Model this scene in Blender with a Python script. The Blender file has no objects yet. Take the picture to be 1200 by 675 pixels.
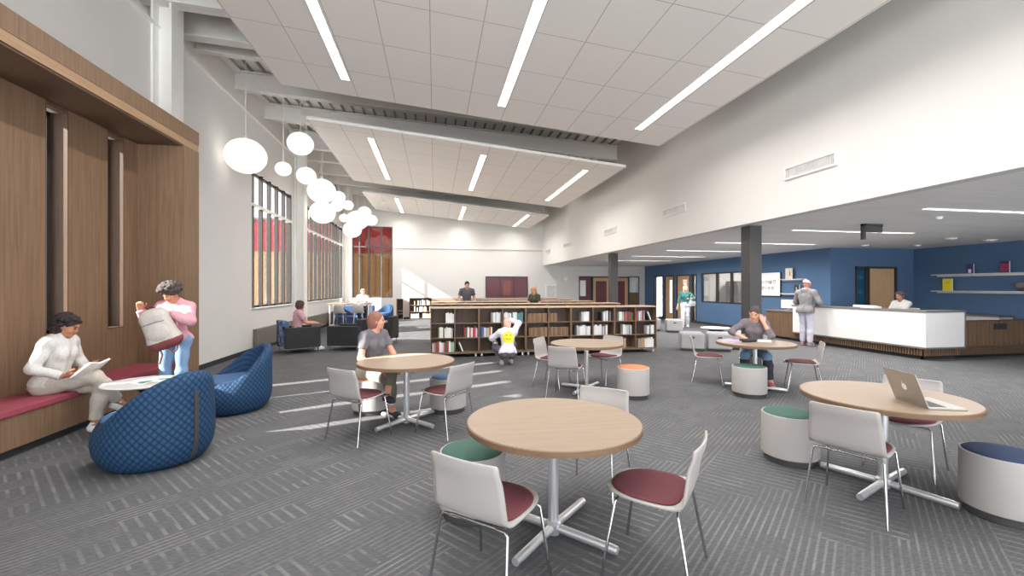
import bpy, bmesh, math, random
import numpy as np
from mathutils import Vector, Matrix, Euler

random.seed(7)
SC = bpy.context.scene
COL = SC.collection
PI = math.pi

# ------------------------------------------------------------------ materials
def lin(c):
    r = []
    for v in c[:3]:
        v = v / 255.0
        r.append(v / 12.92 if v <= 0.04045 else ((v + 0.055) / 1.055) ** 2.4)
    return (r[0], r[1], r[2], 1.0)

def new_mat(name):
    m = bpy.data.materials.new(name)
    m.use_nodes = True
    nt = m.node_tree
    b = nt.nodes['Principled BSDF']
    return m, nt, b

def N(nt, kind, **kw):
    n = nt.nodes.new(kind)
    for k, v in kw.items():
        setattr(n, k, v)
    return n

def mathn(nt, op, a, b=None, c=None):
    n = nt.nodes.new('ShaderNodeMath'); n.operation = op
    for i, v in enumerate((a, b, c)):
        if v is None: continue
        if isinstance(v, (int, float)): n.inputs[i].default_value = v
        else: nt.links.new(v, n.inputs[i])
    return n.outputs[0]

def mixc(nt, fac, a, b):
    n = nt.nodes.new('ShaderNodeMix'); n.data_type = 'RGBA'
    for s, v in ((0, fac), (6, a), (7, b)):
        if isinstance(v, (int, float)): n.inputs[s].default_value = v
        elif isinstance(v, tuple): n.inputs[s].default_value = v
        else: nt.links.new(v, n.inputs[s])
    return n.outputs[2]

def mat(name, rgb, rough=0.55, metal=0.0, var=0.05, scale=6.0, bump=0.0, stretch=(1, 1, 1), rgb2=None, spec=0.4, coat=0.0):
    """plain procedural surface: noise tinted base colour, optional bump"""
    m, nt, b = new_mat(name)
    tc = N(nt, 'ShaderNodeTexCoord'); mp = N(nt, 'ShaderNodeMapping')
    mp.inputs['Scale'].default_value = stretch
    nt.links.new(tc.outputs['Object'], mp.inputs[0])
    nz = N(nt, 'ShaderNodeTexNoise'); nz.inputs['Scale'].default_value = scale; nz.inputs['Detail'].default_value = 4
    nt.links.new(mp.outputs[0], nz.inputs['Vector'])
    c = lin(rgb)
    if rgb2 is None:
        d = tuple(max(0, x * (1 - var * 2)) for x in c[:3]) + (1,)
        u = tuple(min(1, x * (1 + var * 2)) for x in c[:3]) + (1,)
    else:
        d, u = c, lin(rgb2)
    ramp = N(nt, 'ShaderNodeValToRGB')
    ramp.color_ramp.elements[0].position = 0.3; ramp.color_ramp.elements[1].position = 0.7
    ramp.color_ramp.elements[0].color = d; ramp.color_ramp.elements[1].color = u
    nt.links.new(nz.outputs[0], ramp.inputs[0])
    nt.links.new(ramp.outputs[0], b.inputs['Base Color'])
    b.inputs['Roughness'].default_value = rough
    b.inputs['Metallic'].default_value = metal
    b.inputs['Specular IOR Level'].default_value = spec
    if coat: b.inputs['Coat Weight'].default_value = coat
    if bump:
        bn = N(nt, 'ShaderNodeBump'); bn.inputs['Strength'].default_value = bump; bn.inputs['Distance'].default_value = 0.01
        nt.links.new(nz.outputs[0], bn.inputs['Height']); nt.links.new(bn.outputs[0], b.inputs['Normal'])
    return m

def wood(name, a, bcol, stretch=(14, 14, 0.7), scale=3.0, rough=0.5, fine=0.35, spec=0.3):
    m, nt, b = new_mat(name)
    tc = N(nt, 'ShaderNodeTexCoord'); mp = N(nt, 'ShaderNodeMapping'); mp.inputs['Scale'].default_value = stretch
    nt.links.new(tc.outputs['Object'], mp.inputs[0])
    n1 = N(nt, 'ShaderNodeTexNoise'); n1.inputs['Scale'].default_value = scale; n1.inputs['Detail'].default_value = 3; n1.inputs['Distortion'].default_value = 0.4
    n2 = N(nt, 'ShaderNodeTexNoise'); n2.inputs['Scale'].default_value = scale * 6; n2.inputs['Detail'].default_value = 5
    nt.links.new(mp.outputs[0], n1.inputs['Vector']); nt.links.new(mp.outputs[0], n2.inputs['Vector'])
    f = mathn(nt, 'ADD', mathn(nt, 'MULTIPLY', n1.outputs[0], 1 - fine), mathn(nt, 'MULTIPLY', n2.outputs[0], fine))
    ramp = N(nt, 'ShaderNodeValToRGB')
    ramp.color_ramp.elements[0].position = 0.33; ramp.color_ramp.elements[1].position = 0.67
    ramp.color_ramp.elements[0].color = lin(a); ramp.color_ramp.elements[1].color = lin(bcol)
    nt.links.new(f, ramp.inputs[0]); nt.links.new(ramp.outputs[0], b.inputs['Base Color'])
    b.inputs['Roughness'].default_value = rough; b.inputs['Specular IOR Level'].default_value = spec
    bn = N(nt, 'ShaderNodeBump'); bn.inputs['Strength'].default_value = 0.06; bn.inputs['Distance'].default_value = 0.004
    nt.links.new(f, bn.inputs['Height']); nt.links.new(bn.outputs[0], b.inputs['Normal'])
    return m

def emit(name, rgb, strength, base=(245, 245, 245)):
    m, nt, b = new_mat(name)
    b.inputs['Base Color'].default_value = lin(base)
    b.inputs['Emission Color'].default_value = lin(rgb)
    b.inputs['Emission Strength'].default_value = strength
    return m

def glass(name, tint=(255, 255, 255), gloss=0.06, rough=0.02):
    m, nt, b = new_mat(name)
    nt.nodes.remove(b)
    out = [n for n in nt.nodes if n.type == 'OUTPUT_MATERIAL'][0]
    tr = N(nt, 'ShaderNodeBsdfTransparent'); tr.inputs[0].default_value = lin(tint)
    gl = N(nt, 'ShaderNodeBsdfGlossy'); gl.inputs['Roughness'].default_value = rough
    fr = N(nt, 'ShaderNodeFresnel'); fr.inputs[0].default_value = 1.35
    mx = N(nt, 'ShaderNodeMixShader')
    f = mathn(nt, 'ADD', mathn(nt, 'MULTIPLY', fr.outputs[0], 0.5), gloss * 0.5)
    nt.links.new(f, mx.inputs[0]); nt.links.new(tr.outputs[0], mx.inputs[1]); nt.links.new(gl.outputs[0], mx.inputs[2])
    nt.links.new(mx.outputs[0], out.inputs[0])
    return m

def carpet_mat():
    m, nt, b = new_mat('carpet')
    tc = N(nt, 'ShaderNodeTexCoord')
    mp = N(nt, 'ShaderNodeMapping'); mp.inputs['Rotation'].default_value = (0, 0, math.radians(-41))
    nt.links.new(tc.outputs['Object'], mp.inputs[0])
    br = N(nt, 'ShaderNodeTexBrick'); br.offset = 0.5
    br.inputs['Scale'].default_value = 1.0; br.inputs['Brick Width'].default_value = 0.62; br.inputs['Row Height'].default_value = 0.22
    br.inputs['Mortar Size'].default_value = 0.0; br.inputs['Color1'].default_value = (0, 0, 0, 1); br.inputs['Color2'].default_value = (1, 1, 1, 1)
    br.inputs['Bias'].default_value = 0.0
    nt.links.new(mp.outputs[0], br.inputs['Vector'])
    sep = N(nt, 'ShaderNodeSeparateXYZ'); nt.links.new(mp.outputs[0], sep.inputs[0])
    br2 = N(nt, 'ShaderNodeTexBrick'); br2.offset = 0.5
    br2.inputs['Scale'].default_value = 1.0; br2.inputs['Brick Width'].default_value = 0.25; br2.inputs['Row Height'].default_value = 0.13
    br2.inputs['Mortar Size'].default_value = 0.0; br2.inputs['Color1'].default_value = (0, 0, 0, 1); br2.inputs['Color2'].default_value = (1, 1, 1, 1)
    nt.links.new(mp.outputs[0], br2.inputs['Vector'])
    def stripes(sock, per, duty):
        t = mathn(nt, 'SINE', mathn(nt, 'MULTIPLY', sock, 2 * PI / per))
        lo = math.cos(PI * duty * 1.3)
        return mathn(nt, 'MINIMUM', mathn(nt, 'MAXIMUM', mathn(nt, 'DIVIDE', mathn(nt, 'SUBTRACT', t, lo), (1 - lo) * 0.6), 0.0), 1.0)
    su = stripes(sep.outputs[1], 0.044, 0.3)
    sv = stripes(sep.outputs[0], 0.0775, 0.26)
    sel = mathn(nt, 'GREATER_THAN', br.outputs[0], 0.52)
    line = mathn(nt, 'ADD', mathn(nt, 'MULTIPLY', sel, sv), mathn(nt, 'MULTIPLY', mathn(nt, 'SUBTRACT', 1.0, sel), su))
    nz = N(nt, 'ShaderNodeTexNoise'); nz.inputs['Scale'].default_value = 2.6; nz.inputs['Detail'].default_value = 3
    nt.links.new(tc.outputs['Object'], nz.inputs['Vector'])
    amp = mathn(nt, 'MULTIPLY', mathn(nt, 'ADD', br2.outputs[0], 0.25), nz.outputs[0])
    amp = mathn(nt, 'MULTIPLY', line, amp)
    # fine pile
    mp2 = N(nt, 'ShaderNodeMapping'); mp2.inputs['Rotation'].default_value = (0, 0, math.radians(-41)); mp2.inputs['Scale'].default_value = (20, 150, 20)
    nt.links.new(tc.outputs['Object'], mp2.inputs[0])
    fz = N(nt, 'ShaderNodeTexNoise'); fz.inputs['Scale'].default_value = 1.0; fz.inputs['Detail'].default_value = 2
    nt.links.new(mp2.outputs[0], fz.inputs['Vector'])
    fac = mathn(nt, 'ADD', mathn(nt, 'MULTIPLY', amp, 0.55), mathn(nt, 'MULTIPLY', mathn(nt, 'SUBTRACT', fz.outputs[0], 0.4), 0.75))
    ramp = N(nt, 'ShaderNodeValToRGB')
    ramp.color_ramp.elements[0].position = 0.0; ramp.color_ramp.elements[0].color = lin((84, 85, 88))
    ramp.color_ramp.elements[1].position = 0.8; ramp.color_ramp.elements[1].color = lin((136, 135, 134))
    nt.links.new(fac, ramp.inputs[0]); nt.links.new(ramp.outputs[0], b.inputs['Base Color'])
    b.inputs['Roughness'].default_value = 0.95; b.inputs['Specular IOR Level'].default_value = 0.1
    bn = N(nt, 'ShaderNodeBump'); bn.inputs['Strength'].default_value = 0.25; bn.inputs['Distance'].default_value = 0.004
    nt.links.new(fz.outputs[0], bn.inputs['Height']); nt.links.new(bn.outputs[0], b.inputs['Normal'])
    return m

def tile_mat():
    """white lay-in ceiling panels with thin grey joints (object coords: metres)"""
    m, nt, b = new_mat('ceiling_tile')
    tc = N(nt, 'ShaderNodeTexCoord'); sep = N(nt, 'ShaderNodeSeparateXYZ'); nt.links.new(tc.outputs['Object'], sep.inputs[0])
    def joint(sock, off, per, w):
        t = mathn(nt, 'FRACT', mathn(nt, 'DIVIDE', mathn(nt, 'ADD', sock, off + 50 * per), per))
        return mathn(nt, 'LESS_THAN', t, w / per)
    j = mathn(nt, 'MAXIMUM', joint(sep.outputs[0], 0.07, 0.713, 0.012), joint(sep.outputs[1], -9.05, 1.07, 0.012))
    nz = N(nt, 'ShaderNodeTexNoise'); nz.inputs['Scale'].default_value = 60
    nt.links.new(tc.outputs['Object'], nz.inputs['Vector'])
    base = mixc(nt, mathn(nt, 'MULTIPLY', nz.outputs[0], 0.3), lin((236, 232, 228)), lin((228, 224, 219)))
    col = mixc(nt, j, base, lin((186, 180, 176)))
    nt.links.new(col, b.inputs['Base Color']); b.inputs['Roughness'].default_value = 0.9; b.inputs['Specular IOR Level'].default_value = 0.15
    return m

def quilt_mat(name, dark, light, freq=48.0):
    """knitted diamond quilting, driven by a UV map laid out in metres"""
    m, nt, b = new_mat(name)
    uv = N(nt, 'ShaderNodeUVMap'); uv.uv_map = 'UVMap'
    sep = N(nt, 'ShaderNodeSeparateXYZ'); nt.links.new(uv.outputs[0], sep.inputs[0])
    a = mathn(nt, 'ADD', sep.outputs[0], sep.outputs[1]); d = mathn(nt, 'SUBTRACT', sep.outputs[0], sep.outputs[1])
    sa = mathn(nt, 'ABSOLUTE', mathn(nt, 'SINE', mathn(nt, 'MULTIPLY', a, freq)))
    sd = mathn(nt, 'ABSOLUTE', mathn(nt, 'SINE', mathn(nt, 'MULTIPLY', d, freq)))
    h = mathn(nt, 'POWER', mathn(nt, 'MULTIPLY', sa, sd), 0.6)
    col = mixc(nt, h, lin(dark), lin(light))
    nt.links.new(col, b.inputs['Base Color']); b.inputs['Roughness'].default_value = 0.7; b.inputs['Specular IOR Level'].default_value = 0.25
    bn = N(nt, 'ShaderNodeBump'); bn.inputs['Strength'].default_value = 0.5; bn.inputs['Distance'].default_value = 0.008
    nt.links.new(h, bn.inputs['Height']); nt.links.new(bn.outputs[0], b.inputs['Normal'])
    return m

def pattern_mat():
    """blue upholstery with dark and pale round motifs"""
    m, nt, b = new_mat('dotted_blue_fabric')
    tc = N(nt, 'ShaderNodeTexCoord')
    vo = N(nt, 'ShaderNodeTexVoronoi'); vo.inputs['Scale'].default_value = 6.5; vo.inputs['Randomness'].default_value = 0.25
    nt.links.new(tc.outputs['Object'], vo.inputs['Vector'])
    sep = N(nt, 'ShaderNodeSeparateColor'); nt.links.new(vo.outputs['Color'], sep.inputs[0])
    dot = mathn(nt, 'LESS_THAN', vo.outputs['Distance'], 0.40)
    c1 = mixc(nt, mathn(nt, 'GREATER_THAN', sep.outputs[0], 0.5), lin((28, 34, 52)), lin((128, 146, 178)))
    col = mixc(nt, dot, lin((76, 100, 140)), c1)
    nt.links.new(col, b.inputs['Base Color']); b.inputs['Roughness'].default_value = 0.85
    return m

M = {}
M['white_wall'] = mat('white_wall_paint', (220, 218, 214), 0.9, var=0.006, scale=2, spec=0.15)
M['steel_white'] = mat('white_painted_steel', (236, 234, 230), 0.55, var=0.01)
M['deck'] = mat('roof_deck_paint', (232, 229, 225), 0.8, var=0.02)
M['deck_rib'] = mat('deck_rib_shade', (150, 147, 143), 0.8, var=0.02)  # shadow on the white ribs is put into this grey
M['blue_wall'] = mat('blue_wall_paint', (84, 110, 142), 0.75, var=0.012, scale=1.5, spec=0.2)
M['carpet'] = carpet_mat()
M['tile'] = tile_mat()
M['tile_edge'] = mat('ceiling_cloud_edge', (232, 228, 223), 0.7, var=0.01)
M['soffit'] = mat('grey_board_ceiling', (240, 238, 235), 0.85, var=0.03, scale=2.0, stretch=(0.4, 9, 1))
M['walnut'] = wood('brown_oak_panel', (112, 88, 68), (137, 111, 88), (16, 16, 0.5), 2.4)
M['walnut_pale'] = wood('pale_oak_trim', (150, 120, 92), (172, 142, 112), (16, 0.6, 16), 2.4)  # trim board of paler wood, grain running along it
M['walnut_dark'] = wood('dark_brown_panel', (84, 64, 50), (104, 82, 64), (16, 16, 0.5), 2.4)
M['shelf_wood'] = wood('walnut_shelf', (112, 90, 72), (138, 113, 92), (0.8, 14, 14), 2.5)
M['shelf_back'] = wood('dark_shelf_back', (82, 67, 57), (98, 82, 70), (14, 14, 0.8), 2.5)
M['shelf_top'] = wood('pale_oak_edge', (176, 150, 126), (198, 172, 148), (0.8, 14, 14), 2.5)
M['oak_top'] = wood('oak_laminate', (142, 124, 107), (156, 138, 120), (0.6, 16, 16), 2.2, rough=0.42, fine=0.5)
M['oak_edge'] = wood('oak_edge_band', (112, 88, 68), (128, 102, 80), (1, 1, 14), 3.0)
M['oak_door'] = wood('light_oak_door', (186, 152, 112), (204, 172, 134), (14, 14, 0.7), 2.2)
M['black'] = mat('black_frame', (56, 54, 53), 0.5, var=0.05)
M['kick'] = mat('dark_grey_kick', (52, 52, 54), 0.7, var=0.05)
M['grey_panel'] = mat('grey_brown_panel', (118, 112, 106), 0.7, var=0.03)
M['column_grey'] = mat('charcoal_paint', (72, 70, 70), 0.55, var=0.02)
M['chrome'] = mat('chrome_tube', (200, 200, 202), 0.18, 1.0, var=0.01)
M['satin'] = mat('satin_silver', (226, 226, 228), 0.35, 0.75, var=0.01)
M['shell'] = mat('white_plastic_shell', (176, 171, 168), 0.45, var=0.006, spec=0.4)
M['burgundy'] = mat('burgundy_fabric', (102, 54, 60), 0.9, var=0.06, scale=120, bump=0.1)
M['bench_red'] = mat('crimson_cushion', (150, 68, 82), 0.9, var=0.05, scale=90, bump=0.1)
M['drum'] = mat('white_vinyl', (172, 168, 165), 0.6, var=0.01)
M['grey_vinyl'] = mat('light_grey_vinyl', (168, 167, 168), 0.6, var=0.02)
M['green_fab'] = mat('green_fabric', (64, 96, 86), 0.9, var=0.07, scale=100, bump=0.1)
M['navy_fab'] = mat('navy_fabric', (48, 62, 92), 0.9, var=0.07, scale=100, bump=0.1)
M['blue_fab'] = mat('blue_fabric', (64, 84, 118), 0.9, var=0.07, scale=100, bump=0.1)
M['orange_fab'] = mat('orange_fabric', (190, 122, 86), 0.9, var=0.05, scale=100, bump=0.1)
M['quilt'] = quilt_mat('quilted_blue_knit', (20, 40, 64), (44, 80, 116))
M['pod_seat'] = mat('smooth_blue_fabric', (66, 98, 138), 0.75, var=0.05, scale=40)
M['strap'] = mat('dark_grey_webbing', (66, 62, 64), 0.7, var=0.05, scale=80)
M['dotted'] = pattern_mat()
M['leather'] = mat('charcoal_upholstery', (46, 46, 48), 0.6, var=0.04)
M['white_gloss'] = mat('white_laminate', (226, 224, 222), 0.35, var=0.005)
M['counter'] = mat('grey_counter_top', (112, 108, 106), 0.5, var=0.04)
M['brass'] = mat('brass_post', (196, 158, 92), 0.3, 0.9, var=0.02)
M['maroon'] = mat('maroon_panel', (98, 42, 56), 0.3, var=0.03, spec=0.5)
M['paper'] = mat('white_paper', (246, 245, 242), 0.8, var=0.008, scale=20)
M['ink'] = mat('black_ink', (50, 50, 54), 0.8)
M['lilac'] = mat('lilac_card', (196, 166, 210), 0.7)
M['yellow'] = mat('yellow_print', (240, 224, 60), 0.7, var=0.04)
M['teal_print'] = mat('teal_print', (110, 168, 150), 0.7, var=0.1)
M['alu'] = mat('brushed_aluminium', (176, 170, 164), 0.35, 0.6, var=0.02)
M['keys'] = mat('dark_keys', (72, 76, 84), 0.6)
M['ext_wood'] = wood('timber_cladding', (126, 102, 74), (146, 120, 90), (5, 5, 0.5), 1.5, rough=0.6)
M['ext_red'] = mat('red_cladding', (126, 26, 40), 0.45, var=0.08, scale=1.5)
M['ext_ground'] = mat('concrete_paving', (205, 200, 192), 0.9, var=0.04)
M['ext_grey'] = mat('grey_seam', (92, 92, 92), 0.6)
M['glass'] = glass('clear_glass')
M['tinted'] = glass('tinted_glass', (184, 176, 166), 0.1)
M['reveal'] = wood('shaded_oak_reveal', (74, 57, 45), (92, 72, 57), (16, 16, 0.5), 2.4)  # oak darkened in colour to stand for the unlit slot sides
M['light'] = emit('linear_light_diffuser', (255, 250, 244), 3.0)
M['light_low'] = emit('soffit_light_diffuser', (255, 248, 240), 3.0)
M['pendant'] = emit('paper_lantern_shade', (255, 246, 238), 0.9)
M['detector'] = mat('white_plastic', (238, 238, 236), 0.5)
M['vent_grey'] = mat('grille_grey', (214, 212, 210), 0.6)

# ------------------------------------------------------------------ mesh helper
class MB:
    def __init__(s):
        s.v = []; s.f = []; s.m = []; s.uv = {}
    def add(s, vs, fs, m=0):
        o = len(s.v); s.v += [tuple(p) for p in vs]
        for f in fs:
            s.f.append(tuple(i + o for i in f)); s.m.append(m)
        return s
    def box(s, x0, x1, y0, y1, z0, z1, m=0):
        if x0 > x1: x0, x1 = x1, x0
        if y0 > y1: y0, y1 = y1, y0
        if z0 > z1: z0, z1 = z1, z0
        v = [(x0, y0, z0), (x1, y0, z0), (x1, y1, z0), (x0, y1, z0), (x0, y0, z1), (x1, y0, z1), (x1, y1, z1), (x0, y1, z1)]
        f = [(0, 3, 2, 1), (4, 5, 6, 7), (0, 1, 5, 4), (1, 2, 6, 5), (2, 3, 7, 6), (3, 0, 4, 7)]
        return s.add(v, f, m)
    def obox(s, c, size, R=None, m=0):
        hx, hy, hz = size[0] / 2, size[1] / 2, size[2] / 2
        o = len(s.v)
        s.box(-hx, hx, -hy, hy, -hz, hz, m)
        for i in range(o, len(s.v)):
            p = Vector(s.v[i])
            if R is not None: p = R @ p
            s.v[i] = tuple(p + Vector(c))
        return s
    def hexa(s, lo, hi, m=0):
        """two quads (4 pts each, same winding seen from above)"""
        f = [(0, 3, 2, 1), (4, 5, 6, 7), (0, 1, 5, 4), (1, 2, 6, 5), (2, 3, 7, 6), (3, 0, 4, 7)]
        return s.add(list(lo) + list(hi), f, m)
    def loft(s, rings, m=0, closed=True, cap0=True, cap1=True):
        n = len(rings[0]); vs = [p for r in rings for p in r]; fs = []
        for i in range(len(rings) - 1):
            for j in range(n if closed else n - 1):
                k = (j + 1) % n
                fs.append((i * n + j, i * n + k, (i + 1) * n + k, (i + 1) * n + j))
        if cap0: fs.append(tuple(reversed(range(n))))
        if cap1: fs.append(tuple((len(rings) - 1) * n + j for j in range(n)))
        return s.add(vs, fs, m)
    def tube(s, pts, r, n=10, m=0, cap=True):
        pts = [Vector(p) for p in pts]
        rs = r if isinstance(r, (list, tuple)) else [r] * len(pts)
        rings = []; prev = None
        for i, p in enumerate(pts):
            if i == 0: t = pts[1] - p
            elif i == len(pts) - 1: t = p - pts[i - 1]
            else: t = (pts[i + 1] - p).normalized() + (p - pts[i - 1]).normalized()
            t.normalize()
            if prev is None:
                a = Vector((0, 0, 1)) if abs(t.z) < 0.9 else Vector((1, 0, 0))
                u = t.cross(a).normalized()
            else:
                u = (prev - t * prev.dot(t)).normalized()
            prev = u; w = t.cross(u)
            rings.append([tuple(p + (u * math.cos(2 * PI * k / n) + w * math.sin(2 * PI * k / n)) * rs[i]) for k in range(n)])
        return s.loft(rings, m, True, cap, cap)
    def lathe(s, prof, n=32, c=(0, 0, 0), m=0, ms=None, sx=1.0, sy=1.0):
        rings = []
        for r, z in prof:
            rings.append([(c[0] + r * sx * math.cos(2 * PI * k / n), c[1] + r * sy * math.sin(2 * PI * k / n), c[2] + z) for k in range(n)])
        o = len(s.f)
        s.loft(rings, m, True, prof[0][0] > 1e-5, prof[-1][0] > 1e-5)
        if ms:
            for i in range(len(prof) - 1):
                for j in range(n): s.m[o + i * n + j] = ms[i]
        return s
    def build(s, name, mats, parent=None, smooth=None, bevel=0.0, seg=2, loc=None):
        me = bpy.data.meshes.new(name)
        me.from_pydata(s.v, [], s.f)
        if not isinstance(mats, (list, tuple)): mats = [mats]
        for mm in mats: me.materials.append(mm)
        me.polygons.foreach_set('material_index', s.m)
        if s.uv:
            lay = me.uv_layers.new(name='UVMap')
            for poly in me.polygons:
                for li, vi in zip(poly.loop_indices, poly.vertices):
                    lay.data[li].uv = s.uv.get(vi, (0, 0))
        bm = bmesh.new(); bm.from_mesh(me)
        bmesh.ops.recalc_face_normals(bm, faces=bm.faces)
        bm.to_mesh(me); bm.free()
        if smooth:
            me.polygons.foreach_set('use_smooth', [True] * len(me.polygons))
            me.set_sharp_from_angle(angle=math.radians(smooth))
        me.update()
        o = bpy.data.objects.new(name, me); COL.objects.link(o)
        if parent is not None: o.parent = parent
        if loc is not None: o.location = loc
        if bevel:
            b = o.modifiers.new('edge', 'BEVEL'); b.width = bevel; b.segments = seg; b.limit_method = 'ANGLE'; b.angle_limit = math.radians(40)
        return o

def thing(name, label, cat, loc=(0, 0, 0), rotz=0.0, group=None):
    o = bpy.data.objects.new(name, None); COL.objects.link(o)
    o.empty_display_size = 0.1
    o.location = loc; o.rotation_euler = (0, 0, rotz)
    o['label'] = label; o['category'] = cat
    if group: o['group'] = group
    return o

def tag(o, label, cat, group=None):
    o['label'] = label; o['category'] = cat
    if group: o['group'] = group
    return o

def struct(o, label=None):
    o['kind'] = 'structure'
    if label: o['label'] = label
    return o

def dup(root, loc, rotz, label, group=None, swap=None):
    def cp(o, parent):
        c = o.copy(); COL.objects.link(c)
        if parent is not None: c.parent = parent
        for ch in list(o.children): cp(ch, c)
        return c
    r = cp(root, None)
    r.location = loc; r.rotation_euler = (0, 0, rotz); r['label'] = label
    if group: r['group'] = group
    if swap:
        for ch in r.children:
            base = ch.name.split('.')[0]
            if base in swap:
                ch.material_slots[0].link = 'OBJECT'; ch.material_slots[0].material = swap[base]
    return r

ORD = ['first', 'second', 'third', 'fourth', 'fifth', 'sixth', 'seventh', 'eighth', 'ninth', 'tenth', 'eleventh', 'twelfth',
       'thirteenth', 'fourteenth', 'fifteenth', 'sixteenth', 'seventeenth', 'eighteenth']
def face_to(dx, dy):
    """rotation about z that turns local +Y to (dx, dy)"""
    return math.atan2(-dx, dy)
# ------------------------------------------------------------------ camera, sky, sun
cam_d = bpy.data.cameras.new('camera'); cam = bpy.data.objects.new('camera', cam_d); COL.objects.link(cam)
cam.location = (0, 0, 1.6); cam.rotation_euler = (PI / 2, 0, -math.atan(90.5 / 512)); cam_d.sensor_width = 36.0; cam_d.lens = 36.0 * 512 / 1200
cam_d.clip_start = 0.05; cam_d.clip_end = 200
SC.camera = cam
SC.view_settings.view_transform = 'Standard'; SC.view_settings.look = 'None'
SC.view_settings.gamma = 1.0; SC.view_settings.use_curve_mapping = False
SC.view_settings.exposure = 0.1
SC.cycles.use_denoising = True
SC.cycles.max_bounces = 10; SC.cycles.diffuse_bounces = 6; SC.cycles.transparent_max_bounces = 16
SC.cycles.sample_clamp_indirect = 8.0; SC.cycles.caustics_reflective = False; SC.cycles.caustics_refractive = False
w = bpy.data.worlds.new('sky'); SC.world = w; w.use_nodes = True
bg = w.node_tree.nodes['Background']; bg.inputs[0].default_value = (0.92, 0.96, 1.0, 1); 
_nt = w.node_tree; _tc = N(_nt, 'ShaderNodeTexCoord'); _sp = N(_nt, 'ShaderNodeSeparateXYZ'); _nt.links.new(_tc.outputs['Generated'], _sp.inputs[0])
_mr = N(_nt, 'ShaderNodeMapRange'); _nt.links.new(_sp.outputs[2], _mr.inputs[0])      # added up-light below the horizon, standing in for paving, softer sky above
for _i, _v in ((1, -0.08), (2, 0.08), (3, 9.0), (4, 3.4)): _mr.inputs[_i].default_value = _v
_nt.links.new(_mr.outputs[0], bg.inputs[1])
sun_d = bpy.data.lights.new('sun', 'SUN'); sun_d.energy = 24.0; sun_d.angle = math.radians(0.6); sun_d.color = (1.0, 0.95, 0.88)
sun = bpy.data.objects.new('sun', sun_d); COL.objects.link(sun); sun.location = (-20, -8, 20)
sun.rotation_euler = Vector((0.93, 0.37, -0.58)).to_track_quat('-Z', 'Y').to_euler()

# ------------------------------------------------------------------ shell of the hall
XL, XR, YB, ZS = -4.5, 5.8, 23.13, 2.817      # left wall, upper right wall, back wall, low ceiling
Y0 = -5.0  # unseen end left open so world light fills the hall
XRW = 14.8                                    # far right wall of the reception
def deck_z(x): return 6.58 - 0.0587 * x
SLOTS = [5.87 + 0.965 * k for k in range(-2, 2)]     # near edges of the slot windows in the panelled alcove
SLOTW = 0.32
WINS = [(11.87, 14.98), (15.98, 23.05)]

b = MB(); b.box(-4.7, 15.0, Y0, YB + 0.1, -0.12, 0.0); struct(b.build('floor', M['carpet']), 'dark grey patterned carpet floor')

# left wall, built around its openings
b = MB(); xo = -4.66
ys = [Y0]
for s in SLOTS: ys += [s, s + SLOTW]
for a_, c_ in WINS: ys += [a_, c_]
ys.append(YB + 0.2)
for i in range(0, len(ys), 2): b.box(xo, XL, ys[i], ys[i + 1], 0, 5.86)
for s in SLOTS:
    b.box(xo, XL, s, s + SLOTW, 0, 1.04); b.box(xo, XL, s, s + SLOTW, 3.72, 5.86)
for a_, c_ in WINS:
    b.box(xo, XL, a_, c_, 0, 1.10); b.box(xo, XL, a_, c_, 4.56, 5.86)
struct(b.build('wall_left', M['white_wall']))

# back wall with the corner window opening
b = MB(); wx0, wx1, wz0, wz1 = -4.1, -2.13, 1.10, 4.74
b.box(-4.72, wx0, YB, YB + 0.2, 0, 6.9); b.box(wx1, 12.0, YB, YB + 0.2, 0, 6.9)
b.box(wx0, wx1, YB, YB + 0.2, 0, wz0); b.box(wx0, wx1, YB, YB + 0.2, wz1, 6.9)
struct(b.build('wall_back', M['white_wall']))
b = MB(); b.box(-2.08, XR, YB - 0.05, YB, 3.64, 3.72); struct(b.build('trim_1', M['white_wall']), 'white horizontal ledge across the back wall')
# upper right wall above the low ceiling
b = MB(); b.box(XR, XR + 0.2, Y0, YB, ZS - 0.004, 6.4); struct(b.build('wall_right', M['white_wall']), 'tall white wall above the low ceiling')
# low ceiling over reception
b = MB(); b.box(XR + 0.2, 15.0, Y0, YB, ZS, ZS + 0.2); struct(b.build('ceiling', M['soffit']), 'low grey board ceiling over the reception')
# blue walls
bwall = MB(); X1 = 11.75
opens = [(11.3, 11.3, 0, 0), (15.02, 17.80, 0.96, 2.26), (18.14, 18.55, 0.02, 2.24), (18.66, 19.82, 0.0, 2.24), (20.05, 20.96, 0.0, 2.24), (21.10, 22.05, 0.02, 2.24)]
yprev = 11.3
for (a_, c_, z0, z1) in opens[1:]:
    bwall.box(X1, X1 + 0.14, yprev, a_, 0, ZS)
    if z0 > 0: bwall.box(X1, X1 + 0.14, a_, c_, 0, z0)
    bwall.box(X1, X1 + 0.14, a_, c_, z1, ZS); yprev = c_
bwall.box(X1, X1 + 0.14, yprev, YB, 0, ZS)
struct(bwall.build('wall_blue', M['blue_wall']), 'blue wall with doors and office windows')
b = MB(); b.box(X1 + 0.14, 12.62, 11.3, 11.44, 0, ZS); b.box(14.17, 15.0, 11.3, 11.44, 0, ZS); b.box(12.62, 14.17, 11.3, 11.44, 2.26, ZS)
struct(b.build('wall_reception', M['blue_wall']), 'blue wall behind the reception desk')
b = MB(); b.box(XRW, XRW + 0.2, Y0, 11.3, 0, ZS); struct(b.build('wall_far_right', M['blue_wall']), 'blue wall with two floating shelves')
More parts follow.
